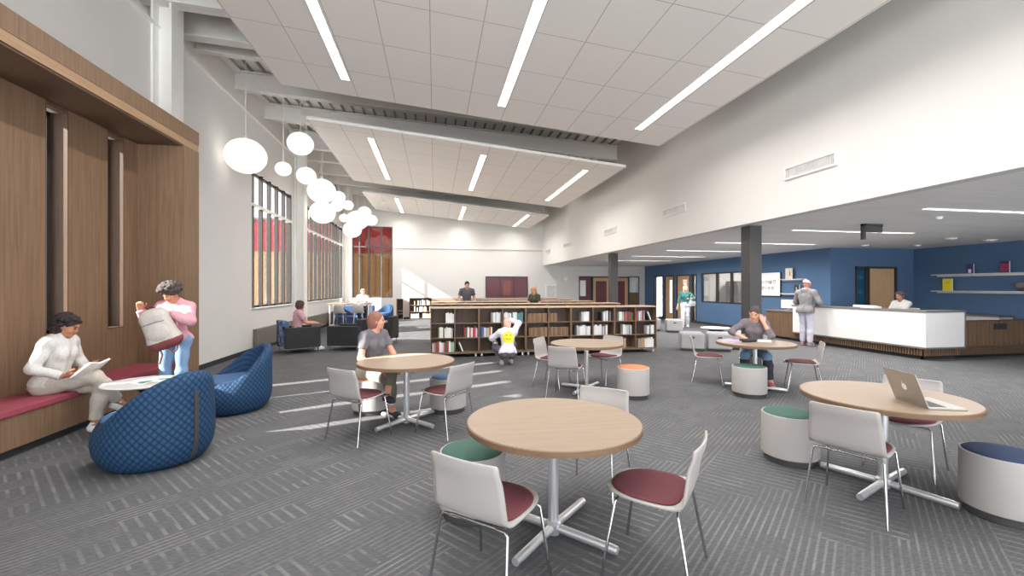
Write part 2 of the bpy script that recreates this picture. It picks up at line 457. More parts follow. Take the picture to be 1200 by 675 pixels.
# office behind the blue wall (seen through its windows)
b = MB(); b.box(14.6, 14.8, 11.44, YB, 0, ZS); b.box(11.89, 14.6, 17.93, 18.03, 0, ZS); b.box(11.89, 14.6, 19.92, 19.99, 0, ZS); b.box(11.89, 14.6, 14.75, 14.85, 0, ZS)
struct(b.build('wall_office', M['white_wall']), 'white walls of the offices behind the glass')
b = MB()
for y in (13.0, 16.4, 19.0, 21.4): b.box(12.9, 13.6, y - 0.5, y + 0.5, ZS - 0.03, ZS - 0.004)
struct(b.build('trim_2', M['light_low']), 'added glowing ceiling panels, unseen, brightening the offices behind the glass')  # unseen glowing panels, added to light the offices
OFFICE = [(13.25, y) for y in (13.0, 16.4, 19.0, 21.4)]

# roof deck with ribs
b = MB(); xa, xb = -5.0, 6.05
b.hexa([(xa, Y0, deck_z(xa)), (xb, Y0, deck_z(xb)), (xb, YB + 0.2, deck_z(xb)), (xa, YB + 0.2, deck_z(xa))],
       [(xa, Y0, deck_z(xa) + 0.15), (xb, Y0, deck_z(xb) + 0.15), (xb, YB + 0.2, deck_z(xb) + 0.15), (xa, YB + 0.2, deck_z(xa) + 0.15)], 0)
x = xa + 0.1
while x < xb - 0.1:
    z = deck_z(x)
    b.hexa([(x - 0.025, Y0, z - 0.05), (x + 0.025, Y0, z - 0.05), (x + 0.025, YB, z - 0.05), (x - 0.025, YB, z - 0.05)],
           [(x - 0.025, Y0, z + 0.01), (x + 0.025, Y0, z + 0.01), (x + 0.025, YB, z + 0.01), (x - 0.025, YB, z + 0.01)], 1)
    x += 0.29
struct(b.build('ceiling_deck', [M['deck'], M['deck_rib']]), 'white ribbed metal roof deck')

def ibeam(y, x0, x1, depth, wid=0.2):
    """beam across the hall, hung under the deck and sloping with it"""
    b = MB()
    def bar(yw, za, zb):
        z0, z1 = deck_z(x0) - 0.05, deck_z(x1) - 0.05
        b.hexa([(x0, y - yw, z0 + za), (x1, y - yw, z1 + za), (x1, y + yw, z1 + za), (x0, y + yw, z0 + za)],
               [(x0, y - yw, z0 + zb), (x1, y - yw, z1 + zb), (x1, y + yw, z1 + zb), (x0, y + yw, z0 + zb)])
    bar(0.012, -depth, 0); bar(wid / 2, -depth, -depth + 0.03); bar(wid / 2, -0.03, 0)
    return b.build('steel_beam', M['steel_white'])
k = 1
for y in (2.3, 4.2, 6.1, 8.0, 9.0, 9.73, 11.47, 13.33, 15.4, 17.3, 19.2, 21.0, 22.6):
    big = y in (8.0, 9.0, 2.3, 15.4, 22.6)
    o = ibeam(y, -4.72, XR, 0.56 if big else (0.46 if y > 9.5 else 0.4), 0.24 if big else 0.18)
    struct(o, 'white steel roof beam'); o.name = 'trim_%d' % (k + 2); k += 1
# spandrel along the left wall top
b = MB(); b.box(-4.74, -4.71, Y0, YB, 5.86, deck_z(-4.7) - 0.05); b.box(-4.72, -4.44, Y0, YB, 5.86, 5.90); b.box(-4.72, -4.55, Y0, YB, 6.75, 6.80)
struct(b.build('trim_20', M['steel_white']), 'white steel edge beam along the top of the window wall')
# steel columns on the window wall
def wcol(n, x0, x1, y0, y1, z1, label):
    b = MB(); t = 0.035; ym = (y0 + y1) / 2
    b.box(x1 - t, x1, y0, y1, 0, z1); b.box(x0, x0 + t, y0, y1, 0, z1); b.box(x0 + t, x1 - t, ym - 0.015, ym + 0.015, 0, z1)
    o = struct(b.build('trim_%d' % n, M['steel_white']), label); return o
wcol(21, -4.5, -4.2, 7.93, 8.28, 6.75, 'white steel column above the wood alcove')
wcol(22, -4.5, -4.2, 15.25, 15.6, 6.75, 'white steel column between the two window bays')
wcol(23, -4.28, -3.98, 22.2, 22.5, 6.75, 'white steel column at the far window corner')

# suspended ceiling clouds
CX0, CX1 = -2.93, 4.95
def cz(x): return 5.52 - (x - CX0) * 0.0952
def cloud(y0, y1, label, n):
    b = MB(); t = 0.07
    b.hexa([(CX0, y0, cz(CX0)), (CX1, y0, cz(CX1)), (CX1, y1, cz(CX1)), (CX0, y1, cz(CX0))],
           [(CX0, y0, cz(CX0) + t), (CX1, y0, cz(CX1) + t), (CX1, y1, cz(CX1) + t), (CX0, y1, cz(CX0) + t)], 1)
    b.m[0] = 0
    struct(b.build('ceiling_%d' % n, [M['tile'], M['tile_edge']]), label)
cloud(-4.5, 9.05, 'nearest white tiled ceiling cloud', 1)
cloud(10.8, 16.7, 'middle white tiled ceiling cloud', 2)
cloud(18.7, 22.75, 'farthest white tiled ceiling cloud', 3)

PWR_HIGH, PWR_LOW = 26.0, 36.0
def lamp(parent, name, loc, sx, sy, watts, spread):
    d = bpy.data.lights.new(name, 'AREA'); d.shape = 'RECTANGLE'; d.size = sx; d.size_y = sy; d.energy = watts; d.spread = math.radians(spread); d.color = (1.0, 0.965, 0.93)
    o = bpy.data.objects.new(name, d); COL.objects.link(o); o.parent = parent; o.location = loc
    return o

for ox, oy in OFFICE:
    lamp(None, 'office_fill_lamp', (ox, oy, ZS - 0.035), 0.6, 0.9, 85.0, 175)  # unseen area lamps added to brighten the offices behind the glass

def linear_light(x, y0, y1, label, group):
    t = thing('ceiling_light', label, 'ceiling light', (x, y0, cz(x)), 0, group)
    sl = -0.0952; L = y1 - y0
    # frame ring
    b = MB(); wd = 0.075; fr = 0.012
    def zz(x_): return sl * x_
    for (xa_, xb_, ya_, yb_) in ((-wd - fr, -wd, -fr, L + fr), (wd, wd + fr, -fr, L + fr), (-wd, wd, -fr, 0), (-wd, wd, L, L + fr)):
        b.hexa([(xa_, ya_, zz(xa_) - 0.012), (xb_, ya_, zz(xb_) - 0.012), (xb_, yb_, zz(xb_) - 0.012), (xa_, yb_, zz(xa_) - 0.012)],
               [(xa_, ya_, zz(xa_) + 0.02), (xb_, ya_, zz(xb_) + 0.02), (xb_, yb_, zz(xb_) + 0.02), (xa_, yb_, zz(xa_) + 0.02)])
    b.build('frame', M['steel_white'], t)
    b = MB()
    b.hexa([(-wd, 0, zz(-wd) - 0.008), (wd, 0, zz(wd) - 0.008), (wd, L, zz(wd) - 0.008), (-wd, L, zz(-wd) - 0.008)],
           [(-wd, 0, zz(-wd) + 0.015), (wd, 0, zz(wd) + 0.015), (wd, L, zz(wd) + 0.015), (-wd, L, zz(-wd) + 0.015)])
    b.build('diffuser', M['light'], t)
    lamp(t, 'strip_lamp', (0, L / 2, -0.012), 0.13, L - 0.05, PWR_HIGH * L, 150)
side = ['left', 'middle', 'right']
for ci, (ya, yb_, nm) in enumerate(((4.1, 8.35, 'nearest'), (11.5, 15.75, 'middle'), (19.0, 22.6, 'farthest'))):
    for xi, x in enumerate((-1.6, 1.27, 4.1)):
        yy = ya
        if ci == 0: yy = 2.2
        linear_light(x, yy, yb_, '%s linear light strip in the %s ceiling cloud' % (side[xi], nm), 'linear lights in the ceiling clouds')
# low ceiling lights, laid along X
def low_light(x0, x1, y, label):
    t = thing('ceiling_light', label, 'ceiling light', (x0, y, ZS), 0, 'linear lights in the low ceiling')
    b = MB(); L = x1 - x0
    for q in ((-0.01, L + 0.01, -0.05, -0.04), (-0.01, L + 0.01, 0.04, 0.05), (-0.01, 0, -0.04, 0.04), (L, L + 0.01, -0.04, 0.04)): b.box(*q, -0.012, 0.0)
    b.build('frame', M['steel_white'], t)
    MB().box(0, L, -0.04, 0.04, -0.008, 0.0).build('diffuser', M['light_low'], t)
    lamp(t, 'strip_lamp', (L / 2, 0, -0.010), L - 0.05, 0.07, PWR_LOW * L, 170)
for x0, y, lb in ((7.35, 5.47, 'linear light in the low ceiling nearest the camera, above the counter end'), (7.35, 7.97, 'linear light in the low ceiling below the black bracket'),
                  (7.35, 10.5, 'linear light in the low ceiling crossing behind the near dark column'), (7.35, 12.97, 'linear light in the low ceiling, fourth from the front'),
                  (7.35, 15.5, 'linear light in the low ceiling, fifth from the front'), (7.35, 18.0, 'linear light in the low ceiling, sixth from the front')):
    low_light(x0, x0 + 3.05, y, lb)
# small round ceiling fittings
for (x, y, r, lb, nm, cat) in ((8.48, 6.08, 0.055, 'small white smoke detector on the low ceiling above the desk', 'smoke_detector', 'detector'),
                       (12.4, 8.62, 0.11, 'white round ceiling speaker above the desk, nearest the shelves', 'ceiling_speaker', 'speaker'),
                       (13.42, 10.16, 0.09, 'white round recessed downlight in the far reception corner', 'downlight', 'ceiling light'),
                       (13.8, 8.76, 0.14, 'wide white ceiling disc above the floating shelves', 'ceiling_speaker', 'speaker'),
                       (11.97, 10.41, 0.09, 'white round recessed downlight in front of the reception door', 'downlight', 'ceiling light')):
    b = MB(); b.lathe([(0, -0.05), (r * 0.55, -0.05), (r * 0.9, -0.03), (r, 0.0)], 20)
    tag(b.build(nm, M['detector'], smooth=40, loc=(x, y, ZS)), lb, cat)
t = thing('ceiling_bracket', 'black ceiling bracket hanging over the reception linear light', 'bracket', (8.0, 7.0, ZS))
b = MB(); b.box(-0.03, 0.03, -0.03, 0.03, -0.30, 0); b.build('post', M['black'], t, bevel=0.005)
MB().box(-0.03, 0.42, -0.03, 0.03, -0.05, 0).build('arm', M['black'], t, bevel=0.005)
MB().box(0.035, 0.42, -0.02, 0.02, -0.16, -0.05).build('housing', M['column_grey'], t, bevel=0.005)

# air vents high on the right wall
def vent(y0, y1, label):
    t = thing('wall_vent', label, 'vent', (XR, y0, 3.40), 0, 'air vents on the tall white wall')
    L = y1 - y0; H = 0.21; b = MB(); f = 0.03
    for q in ((0, L, 0, f), (0, L, H - f, H), (0, f, f, H - f), (L - f, L, f, H - f)): b.box(-0.03, 0, q[0], q[1], q[2], q[3])
    b.build('frame', M['white_gloss'], t)
    b = MB(); b.box(-0.004, 0, f, L - f, f, H - f)
    n = int((L - 2 * f) / 0.03)
    for i in range(n): b.box(-0.02, -0.004, f + i * 0.03, f + i * 0.03 + 0.012, f, H - f)
    b.build('grille', M['vent_grey'], t)
vent(5.46, 6.43, 'long white air vent on the tall wall, nearest the camera')
vent(9.37, 10.42, 'white air vent on the tall wall, second from the camera')
vent(13.35, 14.35, 'white air vent on the tall wall, third from the camera')
vent(18.1, 19.2, 'small looking air vent on the tall wall, fourth from the camera')
vent(21.6, 22.5, 'air vent on the tall wall nearest the back wall corner')

# dark columns under the edge of the low ceiling
for n, (x, y, lb) in enumerate(((6.03, 7.55, 'dark grey square column behind the studying woman'), (6.03, 14.35, 'dark grey square column behind the bookcases'))):
    b = MB(); b.box(x, x + 0.26, y, y + 0.26, 0, ZS)
    struct(b.build('trim_%d' % (24 + n), M['column_grey'], bevel=0.01), lb)

# baseboards
b = MB(); b.box(XL, XL + 0.015, 7.87, 11.87, 0, 0.1); b.box(XL, XL + 0.015, Y0, 2.0, 0, 0.1); struct(b.build('baseboard_left', M['kick']))
b = MB(); b.box(wx1, 7.8, YB - 0.015, YB, 0, 0.1); struct(b.build('baseboard_back', M['kick']))
b = MB()
for a_, c_ in ((11.3, 18.1), (19.85, 20.02), (22.1, 23.1)): b.box(X1 - 0.012, X1, a_, c_, 0, 0.1)
b.box(X1, 12.6, 11.288, 11.3, 0, 0.1); b.box(14.2, XRW, 11.288, 11.3, 0, 0.1); b.box(XRW - 0.012, XRW, Y0, 11.28, 0, 0.1)
struct(b.build('baseboard_right', M['kick']))

# heater cabinet below the windows
t = thing('heater_cabinet', 'long grey brown heater cabinet along the floor under the windows', 'heater', (XL, 11.95, 0))
MB().box(0.003, 0.10, 0, 9.9, 0.09, 0.56).build('cover', M['grey_panel'], t, bevel=0.006)
MB().box(0.003, 0.07, 0.02, 9.88, 0, 0.09).build('kick', M['kick'], t)

# ------------------------------------------------------------------ windows
def window(n, y0, y1, label, pitch=0.585):
    z0, z1 = 1.10, 4.56
    fr = MB()
    for q in ((y0, y1, z0, z0 + 0.05), (y0, y1, z1 - 0.05, z1), (y0, y0 + 0.05, z0, z1), (y1 - 0.05, y1, z0, z1)): fr.box(-4.655, -4.58, *q)
    w0 = struct(fr.build('window_%d' % n, M['black']), label)
    g = MB(); g.box(-4.625, -4.615, y0 + 0.03, y1 - 0.03, z0 + 0.03, z1 - 0.03); g.build('glass', M['glass'], w0)
    y = y0 + 0.14
    if n == 2: y = y0 + 0.25
    while y < y1:
        f = MB(); f.box(-4.61, -4.505, y - 0.03, y + 0.03, z0, z1); f.build('fin', M['black'], w0, bevel=0.004)
        y += pitch
    tr = MB(); tr.box(-4.6, -4.47, y0, y1, 3.67, 3.73); tr.build('transom', M['steel_white'], w0)
    s = MB(); s.box(-4.6, -4.46, y0, y1, z0 - 0.03, z0); s.build('sill', M['steel_white'], w0)
window(1, *WINS[0], 'tall window bay with dark vertical fins, nearer to the alcove')
window(2, *WINS[1], 'long window bay with dark vertical fins, beyond the white column')
fr = MB()
for q in ((wx0, wx1, wz0, wz0 + 0.05), (wx0, wx1, wz1 - 0.05, wz1), (wx0, wx0 + 0.05, wz0, wz1), (wx1 - 0.05, wx1, wz0, wz1)): fr.box(q[0], q[1], YB + 0.04, YB + 0.14, q[2], q[3])
w3 = struct(fr.build('window_3', M['ext_grey']), 'corner window in the back wall')
for x in (-3.76, -3.31, -2.68): MB().box(x - 0.035, x + 0.035, YB + 0.02, YB + 0.14, wz0, wz1).build('mullion', M['ext_grey'], w3)
MB().box(wx0, wx1, YB + 0.03, YB + 0.13, 3.67, 3.73).build('transom', M['ext_grey'], w3)
MB().box(wx0 + 0.03, wx1 - 0.03, YB + 0.085, YB + 0.095, wz0 + 0.03, wz1 - 0.03).build('glass', M['tinted'], w3)

# ------------------------------------------------------------------ outside
b = MB(); b.box(-60, -4.75, -20, 26.9, -0.3, -0.12); b.box(-4.75, 12, YB + 0.25, 26.9, -0.3, -0.12); struct(b.build('ground', M['ext_ground']), 'pale paving outside the windows')
t = thing('building', 'neighbouring wing with red upper cladding over timber boards, outside the windows', 'building', (-8, 27.0, -0.12))
b = MB(); b.box(-12, 12, 0, 0.4, 0, 3.85, 0)
for i in range(32): b.box(-12 + i * 0.75, -11.97 + i * 0.75, -0.012, 0, 0, 3.85, 1)
b.build('timber_cladding', [M['ext_wood'], M['ext_grey']], t)
b = MB(); b.box(-12, 12, -0.05, 0.4, 3.85, 5.6, 0)
for i in range(17): b.box(-12 + i * 1.45, -11.975 + i * 1.45, -0.062, -0.05, 3.85, 5.6, 1)
b.build('red_cladding', [M['ext_red'], M['ext_grey']], t)
MB().box(-12.1, 12.1, -0.12, 0.45, 5.6, 5.72).build('parapet_cap', M['ext_grey'], t)

# ------------------------------------------------------------------ doors and glazing
def door_leaf(n, origin, rot, wdt, h, label, glass_rect, leaf=M['oak_door'], frame=M['black'], fw=0.06, glassm=M['glass'], handle=1):
    """door: local x along the leaf, y through the wall"""
    b = MB()
    b.box(-fw, 0, -0.02, 0.16, 0, h + fw); b.box(wdt, wdt + fw, -0.02, 0.16, 0, h + fw); b.box(0, wdt, -0.02, 0.16, h, h + fw)
    d = struct(b.build('door_%d' % n, frame), label); d.location = origin; d.rotation_euler = (0, 0, rot)
    gx0, gx1, gz0, gz1 = glass_rect
    b = MB(); b.box(0, gx0, 0.03, 0.075, 0.01, h); b.box(gx1, wdt, 0.03, 0.075, 0.01, h); b.box(gx0, gx1, 0.03, 0.075, 0.01, gz0); b.box(gx0, gx1, 0.03, 0.075, gz1, h)
    b.build('leaf', leaf, d)
    if gx1 > gx0: MB().box(gx0, gx1, 0.045, 0.06, gz0, gz1).build('pane', glassm, d)
    hx = 0.07 if handle > 0 else wdt - 0.07
    MB().tube([(hx, 0.03, 1.0), (hx, -0.03, 1.0), (hx + 0.11 * handle, -0.03, 1.0)], 0.011, 8).build('door_handle', M['satin'], d, smooth=50)
    return d
# on the blue wall (local x runs towards the camera = -Y)
R1 = -PI / 2
door_leaf(1, (X1, 20.90, 0), R1, 0.80, 2.18, 'oak door with a tall glass strip in the blue wall, left of the pair', (0.34, 0.60, 0.35, 2.0))
door_leaf(2, (X1, 19.76, 0), R1, 1.05, 2.18, 'oak door behind the woman in the teal top', (0.42, 0.80, 1.0, 2.0))
for n, (ya, yb_, lb) in enumerate(((21.10, 22.05, 'tall glass sidelight in the blue wall, left of the oak doors'), (18.14, 18.55, 'narrow glass sidelight right of the oak doors'))):
    b = MB()
    for q in ((ya, yb_, 0.02, 0.08), (ya, yb_, 2.18, 2.24), (ya, ya + 0.07, 0.02, 2.24), (yb_ - 0.07, yb_, 0.02, 2.24)): b.box(X1 - 0.02, X1 + 0.12, *q)
    s = struct(b.build('window_%d' % (4 + n), M['black']), lb)
    MB().box(X1 + 0.05, X1 + 0.06, ya + 0.05, yb_ - 0.05, 0.06, 2.2).build('glass', M['glass'], s)
b = MB(); ya, yb_ = 15.02, 17.80
for q in ((ya, yb_, 0.96, 1.02), (ya, yb_, 2.2, 2.26), (ya, ya + 0.06, 0.96, 2.26), (yb_ - 0.06, yb_, 0.96, 2.26), (15.80 - 0.06, 15.86, 0.96, 2.26), (16.70 - 0.06, 16.78, 0.96, 2.26)): b.box(X1 + 0.01, X1 + 0.07, *q)
s = struct(b.build('window_6', M['black']), 'three pane office window in the blue wall')
for a_, c_ in ((15.06, 15.76), (15.84, 16.66), (16.76, 17.76)): MB().box(X1 + 0.05, X1 + 0.06, a_, c_, 1.0, 2.22).build('glass', M['glass'], s)
t = thing('filing_cabinet', 'dark filing cabinet seen through the left office pane', 'cabinet', (13.2, 17.3, 0))
MB().box(-0.3, 0.3, -0.4, 0.4, 0, 1.9).build('body', M['column_grey'], t, bevel=0.01)
for i in range(4): MB().box(-0.32, -0.3, -0.38, 0.38, 0.05 + i * 0.46, 0.48 + i * 0.46).build('drawer', M['grey_panel'], t, bevel=0.005)
# reception door with teal sidelight
door_leaf(3, (13.14, 11.3, 0), 0, 0.95, 2.2, 'plain oak door behind the reception desk', (0.5, 0.5, 1.0, 1.0), handle=1)
b = MB()
for q in ((12.62, 13.06, 0.0, 0.06), (12.62, 13.06, 2.2, 2.26), (12.62, 12.68, 0, 2.26), (13.0, 13.06, 0, 2.26)): b.box(q[0], q[1], 11.28, 11.42, q[2], q[3])
s = struct(b.build('window_7', M['black']), 'narrow blue glass sidelight beside the reception door')
MB().box(12.66, 13.04, 11.34, 11.36, 0.04, 2.22).build('glass', mat('blue_back_painted_glass', (24, 84, 116), 0.1, var=0.03, spec=0.6), s)
# maroon doors in the back wall, under the low ceiling
Yd = YB
def back_panel(n, x0, x1, z0, z1, panes, label, m=M['maroon'], fr=M['column_grey'], th=0.05):
    b = MB()
    for q in ((x0, x1, z0, z0 + th), (x0, x1, z1 - th, z1), (x0, x0 + th, z0, z1), (x1 - th, x1, z0, z1)): b.box(q[0], q[1], Yd - 0.04, Yd - 0.001, q[2], q[3])
    for p in panes: b.box(p - th / 2, p + th / 2, Yd - 0.04, Yd - 0.001, z0, z1)
    o = struct(b.build('window_%d' % n, fr), label)
    e = [x0 + th] + list(panes) + [x1 - th]
    for i in range(len(e) - 1): MB().box(e[i], e[i + 1], Yd - 0.02, Yd - 0.002, z0 + th, z1 - th).build('pane', m, o)
    return o
o = back_panel(8, 2.66, 4.95, 0.85, 2.22, (3.42, 4.18), 'three pane maroon tinted window in the back wall')
MB().box(3.60, 4.02, Yd - 0.024, Yd - 0.02, 1.2, 2.0).build('reflected_door', mat('door_reflection_tone', (132, 74, 66), 0.35), o)  # reflection of a door, painted as a flat tone on the pane
back_panel(9, 7.84, 8.56, 0.05, 2.25, (), 'maroon side panel left of the pair of doors')
door_leaf(4, (8.62, Yd - 0.13, 0), 0, 0.98, 2.17, 'oak framed maroon door left of the far dark column', (0.16, 0.80, 0.15, 1.98), glassm=M['maroon'], handle=-1)
door_leaf(5, (9.70, Yd - 0.13, 0), 0, 0.98, 2.17, 'oak framed maroon door right of the far dark column', (0.16, 0.80, 0.15, 1.98), glassm=M['maroon'], handle=1)
o = back_panel(10, 10.76, 11.4, 0.05, 2.25, (), 'glazed side panel with a brown lower half beside the maroon doors', m=mat('pale_grey_glass', (206, 212, 212), 0.12, var=0.04, spec=0.6))
MB().box(10.82, 11.34, Yd - 0.024, Yd - 0.02, 0.1, 1.35).build('lower_panel', mat('brown_lower_panel', (104, 84, 62), 0.4, var=0.15, scale=5), o)
tag(MB().box(7.9, 8.22, Yd - 0.05, Yd - 0.0205, 1.15, 2.02).build('poster', M['paper']), 'small white notice on the maroon panel by the far doors', 'poster')
# small white wall items on the back wall
t = thing('fire_extinguisher_cabinet', 'white framed wall cabinet behind the bookcases', 'cabinet', (5.95, Yd, 1.0))
b = MB()
for q in ((0, 0.6, 0, 0.08), (0, 0.6, 0.7, 0.78), (0, 0.08, 0.08, 0.7), (0.52, 0.6, 0.08, 0.7)): b.box(q[0], q[1], -0.09, 0, q[2], q[3])
b.build('frame', M['white_gloss'], t, bevel=0.006); MB().box(0.08, 0.52, -0.06, 0, 0.08, 0.7).build('door', M['vent_grey'], t)
t = thing('wall_clock', 'small white square clock on the back wall', 'clock', (7.05, Yd, 2.1)); MB().box(-0.16, 0.16, -0.06, 0, -0.14, 0.14).build('case', M['white_gloss'], t, bevel=0.01)
MB().lathe([(0, 0), (0.1, 0), (0.1, 0.004), (0, 0.004)], 20).build('dial', M['paper'], t).rotation_euler = (PI / 2, 0, 0)
t.children[1].location = (0, -0.06, 0)
# ------------------------------------------------------------------ wood alcove with bench
AF, AB, AY0, AY1, AYO = -3.77, -4.4, 2.0, 7.445, 7.87
t = thing('alcove', 'large brown oak panelled alcove with vertical window slots on the left wall', 'alcove', (XL, 4.9, 0))
def ab(name, m, boxes, bevel=0.0):
    b = MB()
    for q in boxes: b.box(max(q[0], XL + 0.003) - XL, q[1] - XL, q[2] - 4.9, q[3] - 4.9, q[4], q[5])
    return b.build(name, m, t, bevel=bevel)
ab('header', M['walnut'], [(XL, AF, AY0 - 0.4, AYO, 3.90, 4.115)])
ab('trim_board', M['walnut_pale'], [(XL, AF - 0.006, AY0 - 0.4, AYO - 0.008, 3.79, 3.90)])
ab('jamb', M['walnut'], [(XL, AF, AY1, AYO, 0.0, 3.79)])
ab('jamb', M['walnut'], [(XL, AF, AY0 - 0.4, AY0, 0.0, 3.79)])
ab('soffit_panel', M['walnut_dark'], [(XL, AF - 0.02, AY0, AY1, 3.765, 3.79)])
e = [AY0] + [v for s in SLOTS for v in (s, s + SLOTW)] + [AY1]
for i in range(0, len(e), 2): ab('back_panel', M['walnut'], [(XL, AB, e[i], e[i + 1], 0.0, 3.765)])
for s in SLOTS:
    ab('slot_apron', M['walnut'], [(XL, AB, s, s + SLOTW, 0, 1.04)]); ab('slot_head', M['walnut_dark'], [(XL, AB, s, s + SLOTW, 3.72, 3.765)])
for i, s in enumerate(SLOTS):
    b = MB()
    for q in ((s + 0.012, s + SLOTW - 0.012, 1.052, 1.09), (s + 0.012, s + SLOTW - 0.012, 3.68, 3.72), (s + 0.012, s + 0.035, 1.052, 3.72), (s + SLOTW - 0.066, s + SLOTW - 0.012, 1.052, 3.72)): b.box(-4.655, -4.58, *q)
    o = struct(b.build('window_%d' % (11 + i), M['black']), 'narrow slot window in the oak alcove')
    MB().box(-4.635, -4.63, s + 0.03, s + SLOTW - 0.04, 1.07, 3.70).build('glass', M['glass'], o)
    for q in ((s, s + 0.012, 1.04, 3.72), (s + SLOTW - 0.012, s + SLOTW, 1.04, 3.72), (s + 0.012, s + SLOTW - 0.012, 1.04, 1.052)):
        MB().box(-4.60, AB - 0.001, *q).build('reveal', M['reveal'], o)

t = thing('bench', 'long built-in oak bench with a crimson cushion in the alcove', 'bench', (AB, 4.7, 0))
MB().box(0.002, 0.5, AY0 - 4.7 + 0.002, AY1 - 4.7 - 0.002, 0.09, 0.40).build('base', M['walnut'], t)
MB().box(0.002, 0.44, AY0 - 4.7 + 0.002, AY1 - 4.7 - 0.002, 0, 0.09).build('kick', M['kick'], t)
MB().box(0.002, 0.52, AY0 - 4.7 + 0.002, AY1 - 4.7 - 0.002, 0.40, 0.467).build('cushion', M['bench_red'], t, bevel=0.012, seg=3)

# ------------------------------------------------------------------ pendant lanterns
def pendant(px_x, y, z, r, label):
    top = deck_z(px_x) - 0.05
    t = thing('pendant_lamp', label, 'lamp', (px_x, y, z), 0, 'white ball pendants by the windows')
    n = 48; prof = []
    for i in range(19):
        a = -PI / 2 + PI * i / 18
        prof.append((r * max(0.0, math.cos(a)) * 1.0 if 0 < i < 18 else r * 0.1, r * 0.90 * math.sin(a)))
    b = MB(); rings = []
    for rr, zz in prof:
        rings.append([(rr * (1 - (0.014 if k % 4 == 0 else 0)) * math.cos(2 * PI * k / n), rr * (1 - (0.014 if k % 4 == 0 else 0)) * math.sin(2 * PI * k / n), zz) for k in range(n)])
    b.loft(rings); b.build('lamp_shade', M['pendant'], t, smooth=60)
    MB().tube([(0, 0, r * 0.86), (0, 0, r * 0.86 + 0.09)], r * 0.09 + 0.006, 12).build('collar', M['satin'], t, smooth=50)
    MB().tube([(0, 0, r * 0.86 + 0.08), (0, 0, top - z - 0.02)], 0.008, 8).build('stem', M['steel_white'], t, smooth=50)
    MB().lathe([(0, 0), (0.07, 0), (0.07, 0.03), (0, 0.03)], 16).build('canopy', M['steel_white'], t).location = (0, 0, top - z - 0.03)
CAMS, CAMC = math.sin(math.atan(90.5 / 512)), math.cos(math.atan(90.5 / 512))
pl = [(288, 183, 26, 10.3, 'largest white ball pendant, nearest and lowest hanging left of the windows'),
      (332, 198, 10, 11.5, 'small white ball pendant right of the largest one'),
      (352, 168.5, 16, 11.6, 'highest white ball pendant, medium sized, second biggest from the left'),
      (359, 206, 12, 13.0, 'white ball pendant hanging just below the highest one'),
      (377, 224, 17, 14.3, 'large white ball pendant, upper one of the overlapping pair'),
      (378, 249, 15.5, 15.6, 'large white ball pendant, lower one of the overlapping pair'),
      (397, 231, 8, 16.2, 'small white ball pendant touching the right of the overlapping pair, upper'),
      (395, 241, 8, 17.0, 'small white ball pendant touching the right of the overlapping pair, lower'),
      (408, 240.5, 6.5, 17.8, 'small separate white ball pendant between the two clusters'),
      (403, 255.5, 5.5, 18.2, 'smallest white ball pendant, left edge of the far cluster'),
      (419, 258, 13, 19.0, 'largest white ball pendant of the far cluster'),
      (413, 269, 11, 20.2, 'lowest white ball pendant of the far cluster'),
      (427, 249, 8, 21.2, 'topmost white ball pendant of the far cluster'),
      (435.5, 258, 7, 22.0, 'rightmost white ball pendant of the far cluster')]
for (px, py, rp, Y, lb) in pl:
    u = (px - 600) / 512.0; v = (337.5 - py) / 512.0
    tt = Y / (CAMC - u * CAMS); x = tt * (CAMS + u * CAMC); z = 1.6 + v * tt
    pendant(x, Y, z, rp / 512.0 * tt / math.sqrt(1 + u * u), lb)

# ------------------------------------------------------------------ tables
def make_table():
    t = thing('cafe_table', '', 'table', (0, 0, 0), 0, 'round oak cafe tables')
    R = 0.565
    MB().lathe([(0, 0.738), (0, 0.74), (R - 0.008, 0.74), (R - 0.006, 0.737), (R - 0.006, 0.70), (0, 0.70)], 72).build('tabletop', M['oak_top'], t, smooth=40)
    MB().lathe([(R - 0.007, 0.7365), (R, 0.734), (R, 0.702), (R - 0.007, 0.6995)], 72).build('edge_band', M['oak_edge'], t, smooth=40)
    MB().tube([(0, 0, 0.05), (0, 0, 0.69)], 0.034, 20).build('post', M['satin'], t, smooth=50)
    MB().lathe([(0, 0.675), (0.17, 0.675), (0.17, 0.70), (0, 0.70)], 24).build('mounting_plate', M['satin'], t, smooth=40)
    MB().lathe([(0, 0.0), (0.045, 0.0), (0.052, 0.01), (0.052, 0.07), (0.036, 0.085), (0, 0.085)], 20).build('hub', M['satin'], t, smooth=40)
    for k in range(4):
        a = PI / 4 + k * PI / 2; c, s = math.cos(a), math.sin(a)
        MB().tube([(c * 0.03, s * 0.03, 0.042), (c * 0.40, s * 0.40, 0.032), (c * 0.44, s * 0.44, 0.03)], [0.028, 0.027, 0.025], 14).build('foot', M['satin'], t, smooth=50)
    return t
TABLES = [(0.764, 2.77, 0, 'round oak cafe table nearest the camera, with nothing on it'),
          (-0.33, 5.34, 0, 'round oak cafe table with the woman in the grey tee beside it'),
          (2.35, 6.56, 0, 'round oak cafe table in front of the bookcases'),
          (5.0, 6.15, 0, 'round oak cafe table where the woman sits studying over papers'),
          (3.55, 2.94, math.radians(-23), 'round oak cafe table at the right with the open laptop')]
proto = make_table()
for i, (x, y, a, lb) in enumerate(TABLES):
    o = proto if i == 0 else dup(proto, (0, 0, 0), 0, lb)
    o.location = (x, y, 0); o.rotation_euler = (0, 0, a); o['label'] = lb

